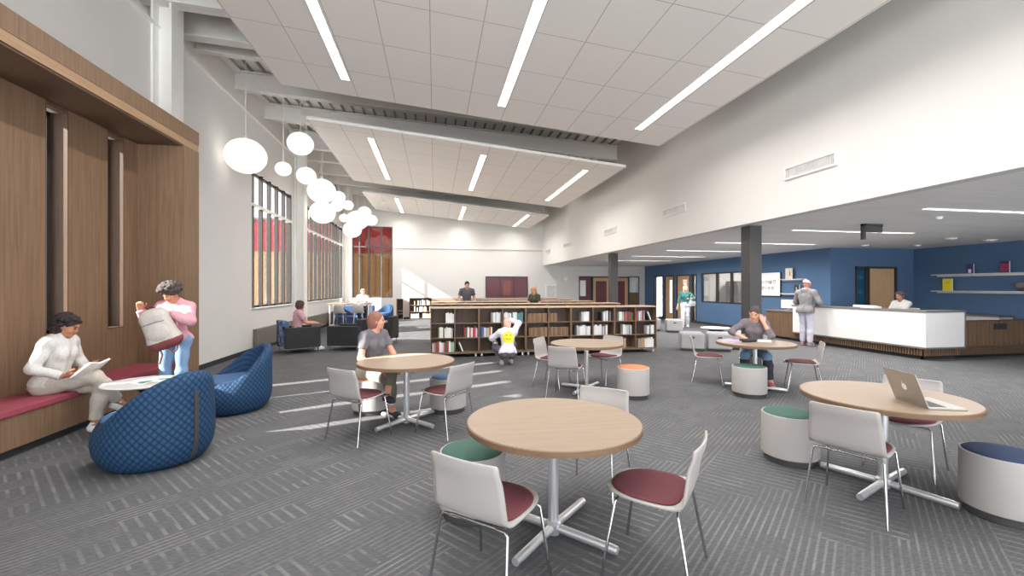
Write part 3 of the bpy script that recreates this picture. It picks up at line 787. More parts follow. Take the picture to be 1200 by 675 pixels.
# ------------------------------------------------------------------ shell chairs
def make_chair():
    t = thing('shell_chair', '', 'chair', (0, 0, 0), 0, 'white shell chairs at the cafe tables')
    # centre line of the one-piece shell: seat front -> seat back -> back rest top
    prof = [(0.232, 0.430, 0.045), (0.226, 0.437, 0.09), (0.210, 0.442, 0.130), (0.18, 0.445, 0.168), (0.14, 0.446, 0.196), (0.09, 0.445, 0.214), (0.03, 0.443, 0.222),
            (-0.04, 0.441, 0.225), (-0.11, 0.441, 0.226), (-0.165, 0.443, 0.226), (-0.195, 0.450, 0.226), (-0.214, 0.464, 0.2255), (-0.226, 0.486, 0.225),
            (-0.236, 0.53, 0.223), (-0.248, 0.59, 0.220), (-0.260, 0.65, 0.216), (-0.270, 0.70, 0.212), (-0.283, 0.735, 0.210), (-0.290, 0.765, 0.208), (-0.293, 0.79, 0.206), (-0.294, 0.802, 0.201), (-0.294, 0.808, 0.190)]
    prof = [(y, z if z < 0.46 else 0.46 + (z - 0.46) * 0.89, wd) for y, z, wd in prof]
    nx = 14; vs = []; fs = []
    for i, (y, z, wd) in enumerate(prof):
        for j in range(nx + 1):
            s = -1 + 2 * j / nx
            back = max(0.0, min(1.0, (z - 0.46) / 0.2))
            vs.append((s * wd, y + 0.022 * s * s * back, z + 0.012 * s * s * (1 - back)))
    for i in range(len(prof) - 1):
        for j in range(nx):
            a = i * (nx + 1) + j; fs.append((a, a + 1, a + nx + 2, a + nx + 1))
    b = MB(); b.add(vs, fs); o = b.build('shell', M['shell'], t, smooth=50)
    sm = o.modifiers.new('thick', 'SOLIDIFY'); sm.thickness = 0.012; sm.offset = 0
    # upholstered pad on the seat
    b = MB(); pv = []; n = 40
    def out(k, s):
        a = 2 * PI * k / n; c, sn = math.cos(a), math.sin(a)
        x = 0.209 * s * math.copysign(abs(c) ** (0.98 if sn > 0 else 0.5), c)
        y = (0.212 if sn > 0 else 0.195) * s * math.copysign(abs(sn) ** (0.98 if sn > 0 else 0.5), sn) + 0.003
        return x, y
    rings = []
    for s, z in ((0.99, 0.450), (1.0, 0.456), (0.97, 0.463), (0.8, 0.464), (0.4, 0.463), (0.05, 0.463)):
        rings.append([(out(k, s)[0], out(k, s)[1], z + 0.010 * (out(k, s)[0] / 0.2) ** 2) for k in range(n)])
    b.loft(rings); b.build('seat_pad', M['burgundy'], t, smooth=60)
    for sx in (-1, 1):
        MB().tube([(sx * 0.13, 0.135, 0.424), (sx * 0.185, 0.135, 0.424), (sx * 0.203, 0.14, 0.412), (sx * 0.237, 0.205, 0.0)], 0.0085, 10).build('leg', M['chrome'], t, smooth=60)
        MB().tube([(sx * 0.13, -0.185, 0.421), (sx * 0.192, -0.19, 0.421), (sx * 0.208, -0.196, 0.408), (sx * 0.240, -0.27, 0.0)], 0.0085, 10).build('leg', M['chrome'], t, smooth=60)
    for y in (0.135, -0.185): MB().tube([(-0.135, y, 0.4225), (0.135, y, 0.4225)], 0.0085, 10).build('crossbar', M['chrome'], t, smooth=60)
    return t
CH = [(0.318, 2.344, (0.667, 0.744), 'white shell chair in the foreground, seen from behind, left of the nearest table'),
      (1.225, 2.35, (-0.72, 0.64), 'white shell chair right of the nearest table, its burgundy pad fully in view'),
      (1.20, 3.23, (-0.66, -0.75), 'white shell chair half hidden behind the nearest table'),
      (-0.78, 4.93, (0.62, 0.78), 'white shell chair at the left of the table beside the grey tee woman'),
      (0.10, 4.98, (-0.73, 0.68), 'white shell chair at the right of the table beside the grey tee woman'),
      (1.92, 6.93, (0.77, -0.64), 'white shell chair turned sideways, nearest the crouching child'),
      (1.92, 6.20, (0.55, 0.83), 'white shell chair seen from behind at the table before the bookcases'),
      (2.80, 7.02, (-0.88, -0.47), 'white shell chair against the bookcases, on the far side of its table'),
      (4.58, 6.72, (0.84, -0.54), 'white shell chair left of the studying woman'),
      (5.60, 5.90, (-0.80, 0.60), 'white shell chair right of the studying woman, near the desk'),
      (3.06, 2.74, (0.88, 0.47), 'white shell chair seen from behind at the laptop table'),
      (4.08, 3.20, (-0.897, -0.443), 'white shell chair behind the open laptop'),
      (5.42, 6.70, (-0.635, -0.773), 'white shell chair the studying woman sits on')]
proto = make_chair()
for i, (x, y, f, lb) in enumerate(CH):
    o = proto if i == 0 else dup(proto, (0, 0, 0), 0, lb)
    o.location = (x, y, 0); o.rotation_euler = (0, 0, face_to(*f)); o['label'] = lb

# ------------------------------------------------------------------ drum stools
def make_stool():
    t = thing('drum_stool', '', 'stool', (0, 0, 0), 0, 'round drum stools')
    MB().lathe([(0.0, 0.0), (0.205, 0.0), (0.212, 0.006), (0.212, 0.058), (0, 0.058)], 48).build('base', M['column_grey'], t, smooth=40)
    MB().lathe([(0.0, 0.058), (0.228, 0.058), (0.235, 0.066), (0.235, 0.428), (0.231, 0.438), (0.222, 0.44), (0.219, 0.436), (0.219, 0.425), (0, 0.425)], 56).build('drum', M['drum'], t, smooth=40)
    MB().lathe([(0, 0.425), (0.2185, 0.425), (0.2185, 0.437), (0.21, 0.446), (0.15, 0.450), (0, 0.452)], 48).build('cushion', M['green_fab'], t, smooth=60)
    return t
ST = [(0.268, 3.14, 'green_fab', 'drum stool with a green cushion beside the nearest table'),
      (-0.81, 5.88, 'orange_fab', 'drum stool with an orange cushion under the grey tee woman'),
      (0.17, 5.78, 'blue_fab', 'drum stool with a blue cushion behind the second table'),
      (2.87, 6.02, 'orange_fab', 'drum stool with an orange cushion in front of the bookcases'),
      (4.61, 5.79, 'green_fab', 'drum stool with a green cushion at the studying woman\'s table'),
      (3.26, 3.56, 'green_fab', 'drum stool with a green cushion left of the laptop table'),
      (3.95, 2.42, 'navy_fab', 'drum stool with a navy cushion at the right edge of the picture')]
proto = make_stool()
for i, (x, y, mm, lb) in enumerate(ST):
    o = proto if i == 0 else dup(proto, (0, 0, 0), 0, lb, swap={'cushion': M[mm]})
    o.location = (x, y, 0); o['label'] = lb

# ------------------------------------------------------------------ blue quilted pod chairs
def make_pod(name='pod_chair'):
    """front faces local +Y; back wraps round from the rear"""
    t = thing(name, '', 'armchair', (0, 0, 0), 0, 'blue quilted pod chairs')
    n = 96; seat = 0.40; b = MB()
    def rad(th):       # plan, egg shaped
        return 0.47 + 0.035 * math.cos(th) ** 2
    def hgt(th):       # th measured from the back (-Y)
        a = abs(th) / PI
        h = 0.5 + 0.5 * math.cos(min(1.0, a / 0.62) * PI)
        return seat + 0.005 + 0.40 * h ** 0.72
    rings = []; prof_n = 0
    cols = []
    for k in range(n):
        th = -PI + 2 * PI * k / n
        R = rad(th); H = hgt(th); wall = 0.035 + 0.085 * min(1.0, (H - seat) / 0.25)
        lean = 0.10 * (H - seat) / 0.4
        p = [(R * 0.66, 0.0), (R * 0.78, 0.005), (R * 0.90, 0.05), (R * 0.985, 0.13), (R * 1.02, 0.22)]
        for q in (0.25, 0.5, 0.75, 0.9):
            p.append((R * 1.02 - (0.10 - lean) * q * q * (0.55), 0.22 + (H - 0.03 - 0.22) * q))
        rt = R * 1.02 - (0.10 - lean) * 0.55
        p += [(rt - 0.012, H - 0.015), (rt - wall * 0.45, H), (rt - wall * 0.85, H - 0.018), (rt - wall, H - 0.05 if H - 0.05 > seat - 0.02 else seat - 0.02)]
        p.append((rt - wall - 0.02, seat - 0.03))
        dx, dy = math.sin(th), -math.cos(th)
        c = [(dx * r, dy * r, z) for r, z in p]
        cols.append(c)
    m = len(cols[0])
    for i in range(m): rings.append([cols[k][i] for k in range(n)])
    base = 0
    b.loft(rings, 0, True, True, False)
    for i in range(m):
        for k in range(n):
            L = 0.0
            for q in range(1, i + 1): L += (Vector(cols[k][q]) - Vector(cols[k][q - 1])).length
            b.uv[i * n + k] = (k / n * 2 * PI * 0.5, L)
    o = b.build('body', M['quilt'], t, smooth=75)
    # seam column of the uv map would wrap; keep it at the front under the knees
    rings = []
    for s, z in ((1.0, seat - 0.04), (1.0, seat - 0.01), (0.97, seat + 0.012), (0.9, seat + 0.02), (0.6, seat + 0.024), (0.05, seat + 0.024)):
        rings.append([(math.sin(th) * (rad(th) - (0.08 + 0.05 * (math.cos(th) > -0.2))) * s, -math.cos(th) * (rad(th) - (0.03 + 0.075 * (0.5 + 0.5 * math.cos(th)))) * s, z) for th in [-PI + 2 * PI * k / 64 for k in range(64)]])
    MB().loft(rings).build('seat', M['pod_seat'], t, smooth=70)
    # carrying strap down the middle of the back
    pts = []
    k = n // 2
    c = cols[k]
    sb = MB(); vs = []
    path = [c[2], c[3], c[4], c[5], c[6], c[7]]
    inn = []; outw = []
    for (x, y, z) in path:
        outw.append((y - 0.014, z)); inn.append((y + 0.004, z))
    r2 = []
    for (yo, z), (yi, _) in zip(outw, inn):
        r2.append([(-0.02, yo, z), (0.02, yo, z), (0.02, yi, z), (-0.02, yi, z)])
    sb.loft(r2); sb.build('strap', M['strap'], t, bevel=0.003)
    return t
PODS = [(-2.566, 4.60, (-0.91, 0.42), 'blue quilted pod chair in the foreground with its strapped back to the camera'),
        (-2.62, 6.30, (-0.78, -0.62), 'blue quilted pod chair behind the foreground one, its seat in view'),
        (-2.42, 21.7, (-0.55, -0.83), 'blue pod chair far back beneath the corner window')]
proto = make_pod()
for i, (x, y, f, lb) in enumerate(PODS):
    o = proto if i == 0 else dup(proto, (0, 0, 0), 0, lb)
    o.location = (x, y, 0); o.rotation_euler = (0, 0, face_to(*f)); o['label'] = lb
    o.scale = ((0.93, 0.93, 1.05), (0.9, 0.9, 1.04), (0.95, 0.95, 1.0))[i]

# side table by the bench, with a magazine
t = thing('side_table', 'white oval side table on a pedestal between bench and blue pod chairs', 'table', (-3.18, 5.5, 0))
MB().lathe([(0, 0.53), (0.33, 0.53), (0.37, 0.545), (0.375, 0.552), (0.37, 0.558), (0, 0.558)], 56).build('tabletop', M['white_gloss'], t, smooth=40)
MB().lathe([(0.0, 0.0), (0.23, 0.0), (0.23, 0.012), (0.05, 0.03), (0.035, 0.08), (0.035, 0.44), (0.10, 0.51), (0.16, 0.53), (0, 0.53)], 32).build('pedestal', M['leather'], t, smooth=50)
t = thing('magazine', 'open magazine with teal pictures on the white side table', 'magazine', (-3.10, 5.52, 0.558), 0.9)
for s in (-1, 1):
    b = MB(); rings = []
    for i in range(7):
        x = s * i / 6 * 0.19; z = 0.012 * math.sin(PI * min(1, i / 6 * 1.2)) + 0.004
        rings.append([(x, -0.13, z), (x, 0.13, z), (x, 0.13, z - 0.003), (x, -0.13, z - 0.003)])
    b.loft(rings); b.build('page', M['paper'], t, smooth=50)
    b = MB(); b.hexa([(s * 0.04, -0.10, 0.0165), (s * 0.15, -0.10, 0.0145), (s * 0.15, 0.04 * (1 + s), 0.0145), (s * 0.04, 0.04 * (1 + s), 0.0165)], [(s * 0.04, -0.10, 0.0172), (s * 0.15, -0.10, 0.0152), (s * 0.15, 0.04 * (1 + s), 0.0152), (s * 0.04, 0.04 * (1 + s), 0.0172)])
    b.build('picture', M['teal_print'], t)

# ------------------------------------------------------------------ laptop on the right table
def laptop(x, y, z, rot, label, lid, lean=0.10, logo=True):
    """user side at local -Y; hinge at +Y"""
    t = thing('laptop', label, 'laptop', (x, y, z), rot)
    MB().box(-0.17, 0.17, -0.12, 0.12, 0.0, 0.014).build('base', lid, t, bevel=0.004)
    MB().box(-0.145, 0.145, -0.01, 0.095, 0.0138, 0.0155).build('keyboard', M['keys'], t)
    MB().box(-0.05, 0.05, -0.10, -0.03, 0.0138, 0.015).build('trackpad', M['alu'], t)
    L = 0.235; y0 = 0.116; th = 0.008
    def pt(x_, h, o): return (x_, y0 + h * lean / 0.235 * 1.0 + o, 0.010 + h * math.sqrt(1 - lean ** 2))
    b = MB(); b.hexa([pt(-0.17, 0, 0), pt(0.17, 0, 0), pt(0.17, 0, th), pt(-0.17, 0, th)], [pt(-0.17, L, 0), pt(0.17, L, 0), pt(0.17, L, th), pt(-0.17, L, th)])
    sc = b.build('lid', lid, t, bevel=0.003)
    b = MB(); b.hexa([pt(-0.16, 0.012, -0.001), pt(0.16, 0.012, -0.001), pt(0.16, 0.012, 0), pt(-0.16, 0.012, 0)], [pt(-0.16, L - 0.01, -0.001), pt(0.16, L - 0.01, -0.001), pt(0.16, L - 0.01, 0), pt(-0.16, L - 0.01, 0)])
    b.build('screen', M['black'], sc)
    if logo:   # pale fruit shaped mark in the middle of the lid
        b = MB(); poly = [(0, -0.024), (0.012, -0.026), (0.022, -0.012), (0.024, 0.002), (0.017, 0.006), (0.017, 0.014), (0.022, 0.019), (0.010, 0.022), (0, 0.018), (-0.012, 0.022), (-0.023, 0.010), (-0.024, -0.006), (-0.014, -0.024)]
        lo = [pt(p[0], 0.118 + p[1], th) for p in poly]; hi = [pt(p[0], 0.118 + p[1], th + 0.001) for p in poly]
        b.loft([lo, hi]); leaf = [(0.001, 0.026), (0.009, 0.030), (0.010, 0.038), (0.003, 0.034)]
        b.loft([[pt(p[0], 0.118 + p[1], th) for p in leaf], [pt(p[0], 0.118 + p[1], th + 0.001) for p in leaf]])
        b.build('logo', M['paper'], sc)
    return t
laptop(3.61, 2.65, 0.74, face_to(-0.94, 0.33), 'open silver laptop on the table at the right', M['alu'], 0.085)

# things on the studying woman's table
t = thing('folder', 'lilac folder lying on papers at the left of the studying woman', 'folder', (4.72, 6.30, 0.74), 0.3)
MB().box(-0.15, 0.15, -0.11, 0.11, 0, 0.012).build('pages', M['paper'], t); MB().box(-0.155, 0.15, -0.115, 0.115, 0.012, 0.018).build('cover', M['lilac'], t, bevel=0.002)
t = thing('pencil_case', 'dark grey zipped case on the studying woman\'s table', 'case', (4.93, 6.22, 0.74), 0.25)
MB().box(-0.12, 0.12, -0.07, 0.07, 0, 0.045).build('body', M['leather'], t, bevel=0.014, seg=3); MB().box(-0.10, 0.10, -0.006, 0.006, 0.044, 0.048).build('zip', M['chrome'], t)
t = thing('notebook', 'open white notebook under the studying woman\'s hands', 'notebook', (5.16, 6.30, 0.74), -0.68)
for s in (-1, 1):
    b = MB(); b.box(s * 0.003, s * 0.20, -0.13, 0.13, 0, 0.012); b.build('page', M['paper'], t, bevel=0.003)
MB().tube([(0, -0.13, 0.011), (0, 0.13, 0.011)], 0.008, 8).build('spiral', M['chrome'], t)

# ------------------------------------------------------------------ bookcases on castors
UW = 0.555 * 2
def make_unit():
    t = thing('bookcase', '', 'bookcase', (0, 0, 0), 0, 'low walnut bookcase units on castors')
    h = UW / 2; D = 0.30; T = 0.02
    for s in (-1, 1): MB().box(s * (h - 0.001), s * (h - T), -D, D, 0.10, 1.125).build('side_panel', M['shelf_wood'], t)
    MB().box(-h + T, h - T, -D, D, 0.10, 0.128).build('bottom_panel', M['shelf_wood'], t)
    MB().box(-0.011, 0.011, -D + 0.005, D - 0.005, 0.128, 1.125).build('divider', M['shelf_wood'], t)
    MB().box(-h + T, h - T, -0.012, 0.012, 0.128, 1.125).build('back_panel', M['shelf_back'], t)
    for z in (0.457, 0.793):
        for s in (-1, 1): MB().box(s * 0.011, s * (h - T), -D + 0.008, -0.012, z - 0.02, z).build('shelf', M['shelf_wood'], t)
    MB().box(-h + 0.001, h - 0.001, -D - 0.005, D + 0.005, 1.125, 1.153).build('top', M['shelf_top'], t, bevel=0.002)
    for sx in (-1, 1):
        for sy in (-1, 1):
            b = MB(); x, y = sx * (h - 0.07), sy * (D - 0.07)
            b.tube([(x - 0.014, y, 0.036), (x + 0.014, y, 0.036)], 0.036, 16); b.box(x - 0.02, x + 0.02, y - 0.02, y + 0.02, 0.068, 0.10); b.box(x - 0.02, x - 0.015, y - 0.018, y + 0.018, 0.036, 0.07); b.box(x + 0.015, x + 0.02, y - 0.018, y + 0.018, 0.036, 0.07)
            b.build('caster', M['detector'], t, smooth=40)
    return t
ROWS = [10.4, 12.55, 14.8, 17.05, 19.3]
rown = ['front bookcase row', 'second bookcase row', 'third bookcase row', 'fourth bookcase row', 'hindmost bookcase row']
proto = make_unit(); BX0 = -0.1
for r, Y in enumerate(ROWS):
    for k in range(5):
        lb = 'low walnut bookcase unit on castors, %s from the left in the %s' % (ORD[k], rown[r])
        o = proto if (r == 0 and k == 0) else dup(proto, (0, 0, 0), 0, lb)
        o.location = (BX0 + UW * (k + 0.5), Y, 0); o['label'] = lb

def book_mesh(name, cover):
    b = MB()
    b.box(-0.5, -0.40, 0.0, 1, 0, 1); b.box(0.40, 0.5, 0.0, 1, 0, 1)
    b.loft([[(-0.5, 0.02, z), (-0.3, -0.02, z), (0, -0.035, z), (0.3, -0.02, z), (0.5, 0.02, z), (0.5, 0.06, z), (-0.5, 0.06, z)] for z in (0, 1)])
    b.box(-0.40, 0.40, 0.05, 0.96, 0.02, 0.97, 1)
    o = b.build('book', [cover, M['paper']]); me = o.data
    bpy.data.objects.remove(o); return me
BC = {'white': (232, 231, 229), 'pale grey': (190, 192, 194), 'grey': (140, 142, 146), 'black': (44, 44, 48), 'red': (176, 52, 62), 'pink': (206, 120, 134), 'green': (70, 112, 84), 'pale green': (168, 196, 166),
      'blue': (66, 92, 152), 'teal': (92, 138, 142), 'orange': (208, 112, 66), 'tan': (178, 152, 118), 'brown': (126, 98, 74), 'light brown': (146, 117, 90), 'olive': (122, 122, 82), 'lilac': (150, 130, 170)}
BM = {k: book_mesh(k, mat(k.replace(' ', '_') + '_book_cover', v, 0.6, var=0.06, scale=9)) for k, v in BC.items()}
rb = random.Random(11)
W_ = ['white', 'white', 'pale grey', 'white', 'grey', 'white']
PAL = {'w': W_, 'wt': ['white', 'teal', 'white', 'pale grey', 'teal', 'white', 'grey'], 'br': ['brown', 'light brown', 'brown', 'light brown', 'brown'],
       'mix': ['green', 'red', 'pale green', 'white', 'grey', 'red', 'pale grey', 'green', 'pink', 'white'], 'bw': ['blue', 'lilac', 'white', 'pale green', 'pale grey', 'orange', 'white'],
       'wo': ['white', 'pale grey', 'white', 'white', 'pale grey', 'olive', 'olive'], 'kw': ['black', 'grey', 'white', 'pale grey', 'white'], 'rw': ['red', 'grey', 'white', 'pale grey'],
       'bm': ['blue', 'red', 'white', 'green', 'white', 'teal', 'pink', 'red'], 'gt': ['grey', 'pale grey', 'tan', 'white', 'pale grey', 'white', 'tan'], 'wk': ['white', 'white', 'pale grey', 'white', 'black']}
SH = {0: {0: [(.62, 1, 'wk')], 2: [(.5, 1, 'wt')], 3: [(.04, .96, 'wt')], 4: [(.05, .98, 'br')], 5: [(.02, .42, 'br')], 6: [(.48, .96, 'wk')], 7: [(.38, .92, 'kw')], 8: [(.2, .95, 'mix')], 9: [(.02, .55, 'rw'), (.62, .8, 'L')]},
      1: {0: [(.28, 1, 'wo')], 1: [(.36, 1, 'bm')], 2: [(.03, .62, 'bw')], 4: [(.1, 1, 'br')], 5: [(.02, .98, 'br')], 6: [(.25, .97, 'wk')], 7: [(.02, .76, 'w')], 8: [(.4, .92, 'w')], 9: [(.58, .98, 'w')]},
      2: {0: [(.03, 1, 'mix')], 1: [(.02, .1, 'gt'), (.18, .42, 'L')], 2: [(.58, .85, 'w')], 8: [(.1, .62, 'gt')], 9: [(.12, .96, 'gt')]}}
SN = ['top', 'middle', 'bottom']; SZ = [0.793, 0.457, 0.128]
def put_book(colour, x, y, z, th, dep, hh, label, group, tilt=0.0, rot=0.0):
    o = bpy.data.objects.new('book', BM[colour]); COL.objects.link(o)
    o.location = (x, y, z); o.scale = (th, dep, hh); o.rotation_euler = (0, tilt, rot)
    tag(o, label, 'book', group); return o
for s in range(3):
    for bay, runs in SH[s].items():
        xb0 = BX0 + 0.555 * bay + (0.02 if bay % 2 == 0 else 0.012); wdt = 0.522; cnt = 0
        where = 'on the %s shelf, %s bay of the front bookcase' % (SN[s], ORD[bay])
        for (a_, c_, pal) in runs:
            x = xb0 + a_ * wdt + 0.004; xe = xb0 + c_ * wdt - 0.004
            if pal == 'L':
                for q in range(2):
                    th = 0.03; hh = 0.235 - 0.01 * q; ti = -0.38
                    cx = x + 0.03 + q * 0.045
                    put_book(['black', 'white'][q], cx, ROWS[0] - 0.27, SZ[s] + 0.5 * th * math.sin(0.38) + 0.001, th, 0.19, hh, '%s leaning book %s' % (['black', 'white'][q], where), 'books on the front bookcase', ti)
                continue
            cols = PAL[pal]; j = 0
            while True:
                th = rb.uniform(0.030, 0.050) if pal != 'br' else rb.uniform(0.04, 0.055)
                if x + th > xe: break
                hh = rb.uniform(0.20, 0.25) if pal != 'br' else 0.205
                cname = cols[j % len(cols)] if pal in ('br', 'kw', 'bw', 'rw') else rb.choice(cols)
                put_book(cname, x + th / 2, ROWS[0] - 0.27 + rb.uniform(0, 0.02), SZ[s], th - 0.002, rb.uniform(0.16, 0.2), hh,
                         '%s book, %s from left %s' % (cname, ORD[cnt], where), 'books on the front bookcase')
                x += th; j += 1; cnt += 1

# dark bookcase and display unit against the back wall
t = thing('wall_bookcase', 'dark bookcase full of white books against the back wall', 'bookcase', (-0.72, YB - 0.19, 0))
hw = 0.56
for s in (-1, 1): MB().box(s * hw, s * (hw - 0.025), -0.17, 0.17, 0, 1.07).build('side_panel', M['shelf_wood'], t)
MB().box(-hw, hw, -0.175, 0.17, 1.07, 1.10).build('top', M['shelf_wood'], t)
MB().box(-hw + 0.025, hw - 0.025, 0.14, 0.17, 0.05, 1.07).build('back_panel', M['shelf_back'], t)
for z in (0.06, 0.40, 0.735): MB().box(-hw + 0.025, hw - 0.025, -0.16, 0.14, z - 0.03, z).build('shelf', M['shelf_wood'], t)
for s, z in enumerate((0.735, 0.40, 0.06)):
    x = -hw + 0.06 + (0.18 if s < 2 else 0.02); cnt = 0
    while x < hw - 0.10:
        th = rb.uniform(0.05, 0.07)
        c = rb.choice(['white', 'white', 'pale grey', 'white', 'tan'])
        if rb.random() < 0.82:
            put_book(c, -0.72 + x + th / 2, YB - 0.34, z, th - 0.003, 0.2, rb.uniform(0.2, 0.26), '%s book, %s from left on the %s shelf of the back wall bookcase' % (c, ORD[cnt], SN[s]), 'books in the back wall bookcase'); cnt += 1
        x += th
t = thing('display_rack', 'narrow dark display rack left of the back wall bookcase', 'rack', (-1.74, YB - 0.2, 0))
for s in (-1, 1): MB().box(s * 0.18, s * 0.155, -0.16, 0.16, 0, 1.05).build('side_panel', M['shelf_wood'], t)
MB().box(-0.155, 0.155, 0.12, 0.16, 0, 1.05).build('back_panel', M['black'], t)
for z in (0.03, 0.30, 0.45, 1.05): MB().box(-0.155, 0.155, -0.16, 0.12, z - 0.03, z).build('shelf', M['black'], t)

# ------------------------------------------------------------------ reception desk
t = thing('reception_desk', 'reception desk of ribbed brown wood with white front panels', 'desk', (10.6, 7.86, 0))
def dk(name, m, boxes, bevel=0.0):
    b = MB()
    for q in boxes: b.box(q[0] - 10.6, q[1] - 10.6, q[2] - 7.86, q[3] - 7.86, q[4], q[5])
    return b.build(name, m, t, bevel=bevel)
dk('front_panel', M['white_gloss'], [(10.58, 10.63, 7.84, 11.45, 0.29, 1.06)], 0.004)
dk('end_panel', M['white_gloss'], [(10.631, 11.64, 7.84, 7.89, 0.29, 1.06)], 0.004)
dk('panel_edge', M['counter'], [(10.57, 10.66, 7.83, 11.47, 0.255, 0.288), (10.66, 11.66, 7.83, 7.92, 0.255, 0.288), (11.64, 11.665, 7.83, 7.92, 0.288, 1.06)])
dk('counter_top', M['counter'], [(10.56, 10.98, 7.82, 11.48, 1.06, 1.10), (10.98, 11.67, 7.82, 8.24, 1.06, 1.10)], 0.004)
ribs = [(10.70, 10.74, 7.97, 12.6, 0.08, 0.86), (10.70, 14.78, 7.98, 8.02, 0.08, 0.255), (11.66, 14.78, 8.20, 8.24, 0.08, 0.83)]
dk('base', M['walnut_dark'], ribs + [(11.62, 11.66, 7.98, 8.24, 0.08, 0.83)])
rl = []
y = 7.99
while y < 12.58: rl.append((10.66, 10.70, y, y + 0.035, 0.09, 0.255 if y < 11.47 else 0.85)); y += 0.062
x = 10.70
while x < 11.64: rl.append((x, x + 0.035, 7.94, 7.98, 0.09, 0.255)); x += 0.062
x = 11.68
while x < 14.76: rl.append((x, x + 0.035, 8.165, 8.20, 0.09, 0.82)); x += 0.062
o = dk('ribbing', M['walnut'], rl); o['kind'] = 'stuff'
dk('kick', M['kick'], [(10.74, 10.78, 8.02, 12.58, 0, 0.08), (10.74, 11.64, 8.02, 8.06, 0, 0.08), (11.66, 14.78, 8.24, 8.28, 0, 0.08)])
dk('worktop', M['white_gloss'], [(10.99, 11.5, 8.6, 11.45, 0.70, 0.73), (11.68, 14.78, 8.25, 8.8, 0.76, 0.79)])
dk('side_counter', M['counter'], [(10.64, 11.5, 11.49, 12.62, 0.86, 0.90)], 0.003)
dk('top_rail', M['walnut_dark'], [(11.66, 14.78, 8.155, 8.25, 0.825, 0.845)])
dk('outlet', M['black'], [(12.95, 13.35, 8.150, 8.166, 0.62, 0.76)], 0.004)
t = thing('credenza', 'white back counter with a dark top along the right wall behind the desk', 'cabinet', (14.32, 8.9, 0))
MB().box(0, 0.46, 0, 2.3, 0.06, 0.84).build('body', M['white_gloss'], t, bevel=0.004); MB().box(0.03, 0.46, 0.02, 2.28, 0, 0.06).build('kick', M['kick'], t); MB().box(-0.03, 0.46, -0.02, 2.32, 0.84, 0.885).build('top', M['counter'], t)
# things on the desk
for (x, y, z, sx, sy, sz, lb, nm, cat) in ((11.2, 9.75, 0.73, 0.10, 0.32, 0.42, 'white desktop screen back behind the counter, left of the receptionist', 'monitor', 'monitor'),
                                    (11.0, 12.05, 0.90, 0.06, 0.30, 0.33, 'white screen back on the low side counter under the poster', 'monitor', 'monitor')):
    t = thing(nm, lb, cat, (x, y, z))
    MB().box(-sx * 0.3, sx * 0.3, -sy, sy, sz * 0.18, sz).build('screen', M['white_gloss'], t, bevel=0.008)
    MB().box(-0.015, 0.015, -0.03, 0.03, 0.0, sz * 0.3).build('stand', M['alu'], t); MB().box(-0.08, 0.08, -0.11, 0.11, 0, 0.01).build('foot', M['alu'], t)
t = thing('document_tray', 'white paper tray on the reception counter', 'tray', (10.8, 9.25, 1.10))
MB().box(-0.12, 0.12, -0.17, 0.17, 0, 0.01).build('base', M['white_gloss'], t)
for q in ((-0.12, -0.11, -0.17, 0.17), (0.11, 0.12, -0.17, 0.17), (-0.11, 0.11, -0.17, -0.16)): MB().box(*q, 0.01, 0.045).build('wall', M['white_gloss'], t)
MB().box(-0.105, 0.105, -0.15, 0.16, 0.01, 0.025).build('papers', M['paper'], t)

# poster and floating shelves on the blue wall
t = thing('poster', 'white framed poster with two rows of black lettering on the blue wall', 'poster', (X1, 13.70, 1.73))
MB().box(-0.06, 0, -0.52, 0.52, -0.42, 0.42).build('frame', M['black'], t)
MB().box(-0.066, -0.06, -0.51, 0.49, -0.40, 0.41).build('sheet', M['paper'], t)
b = MB(); rp = random.Random(5)
for row, z in ((0, 0.07), (1, -0.13)):       # two rows of tall handwritten strokes, not legible in the photograph
    y = 0.34
    while y > -0.30:
        h_ = rp.uniform(0.09, 0.15); wv = rp.uniform(0.012, 0.022); k = rp.randint(0, 3)
        b.box(-0.0675, -0.066, y - wv, y, z - h_ / 2, z + h_ / 2)
        if k == 1: b.box(-0.0675, -0.066, y - 0.05, y, z + h_ / 2 - 0.02, z + h_ / 2)
        if k == 2: b.box(-0.0675, -0.066, y - 0.05, y, z - 0.01, z + 0.008)
        if k == 3: b.box(-0.0675, -0.066, y - 0.055, y - 0.04, z - h_ / 2, z + h_ / 2)
        y -= rp.uniform(0.055, 0.10)
b.build('lettering', M['ink'], t)
for z, lb in ((1.90, 'short pale floating shelf beside the poster, upper one'), (1.42, 'short pale floating shelf beside the poster, lower one')):
    t = thing('floating_shelf', lb, 'shelf', (X1, 12.15, z))
    MB().box(-0.20, 0, 0, 1.03, -0.028, 0).build('board', M['vent_grey'], t, bevel=0.003); MB().box(-0.012, -0.001, 0.02, 1.01, -0.07, -0.028).build('bracket', M['satin'], t)
for z, lb in ((2.0, 'long pale floating shelf on the right wall, upper one'), (1.52, 'long pale floating shelf on the right wall, lower one')):
    t = thing('floating_shelf', lb, 'shelf', (XRW, 7.4, z))
    MB().box(-0.22, 0, 0, 3.27, -0.03, 0).build('board', M['vent_grey'], t, bevel=0.003); MB().box(-0.012, -0.001, 0.02, 3.25, -0.07, -0.03).build('bracket', M['satin'], t)
def face_book(x, y, z, wd, h, rot, cover, label, marks):
    t = thing('display_book', label, 'book', (x, y, z), rot)
    MB().box(-wd / 2, wd / 2, -0.015, 0.015, 0, h).build('cover', cover, t, bevel=0.002)
    MB().box(-wd / 2 + 0.004, wd / 2 + 0.002, -0.011, 0.011, 0.004, h - 0.004).build('pages', M['paper'], t)
    for i, (a, b_, c, d, mm) in enumerate(marks): MB().box(a * wd, b_ * wd, -0.0165, -0.015, c * h, d * h).build('print', mm, t)
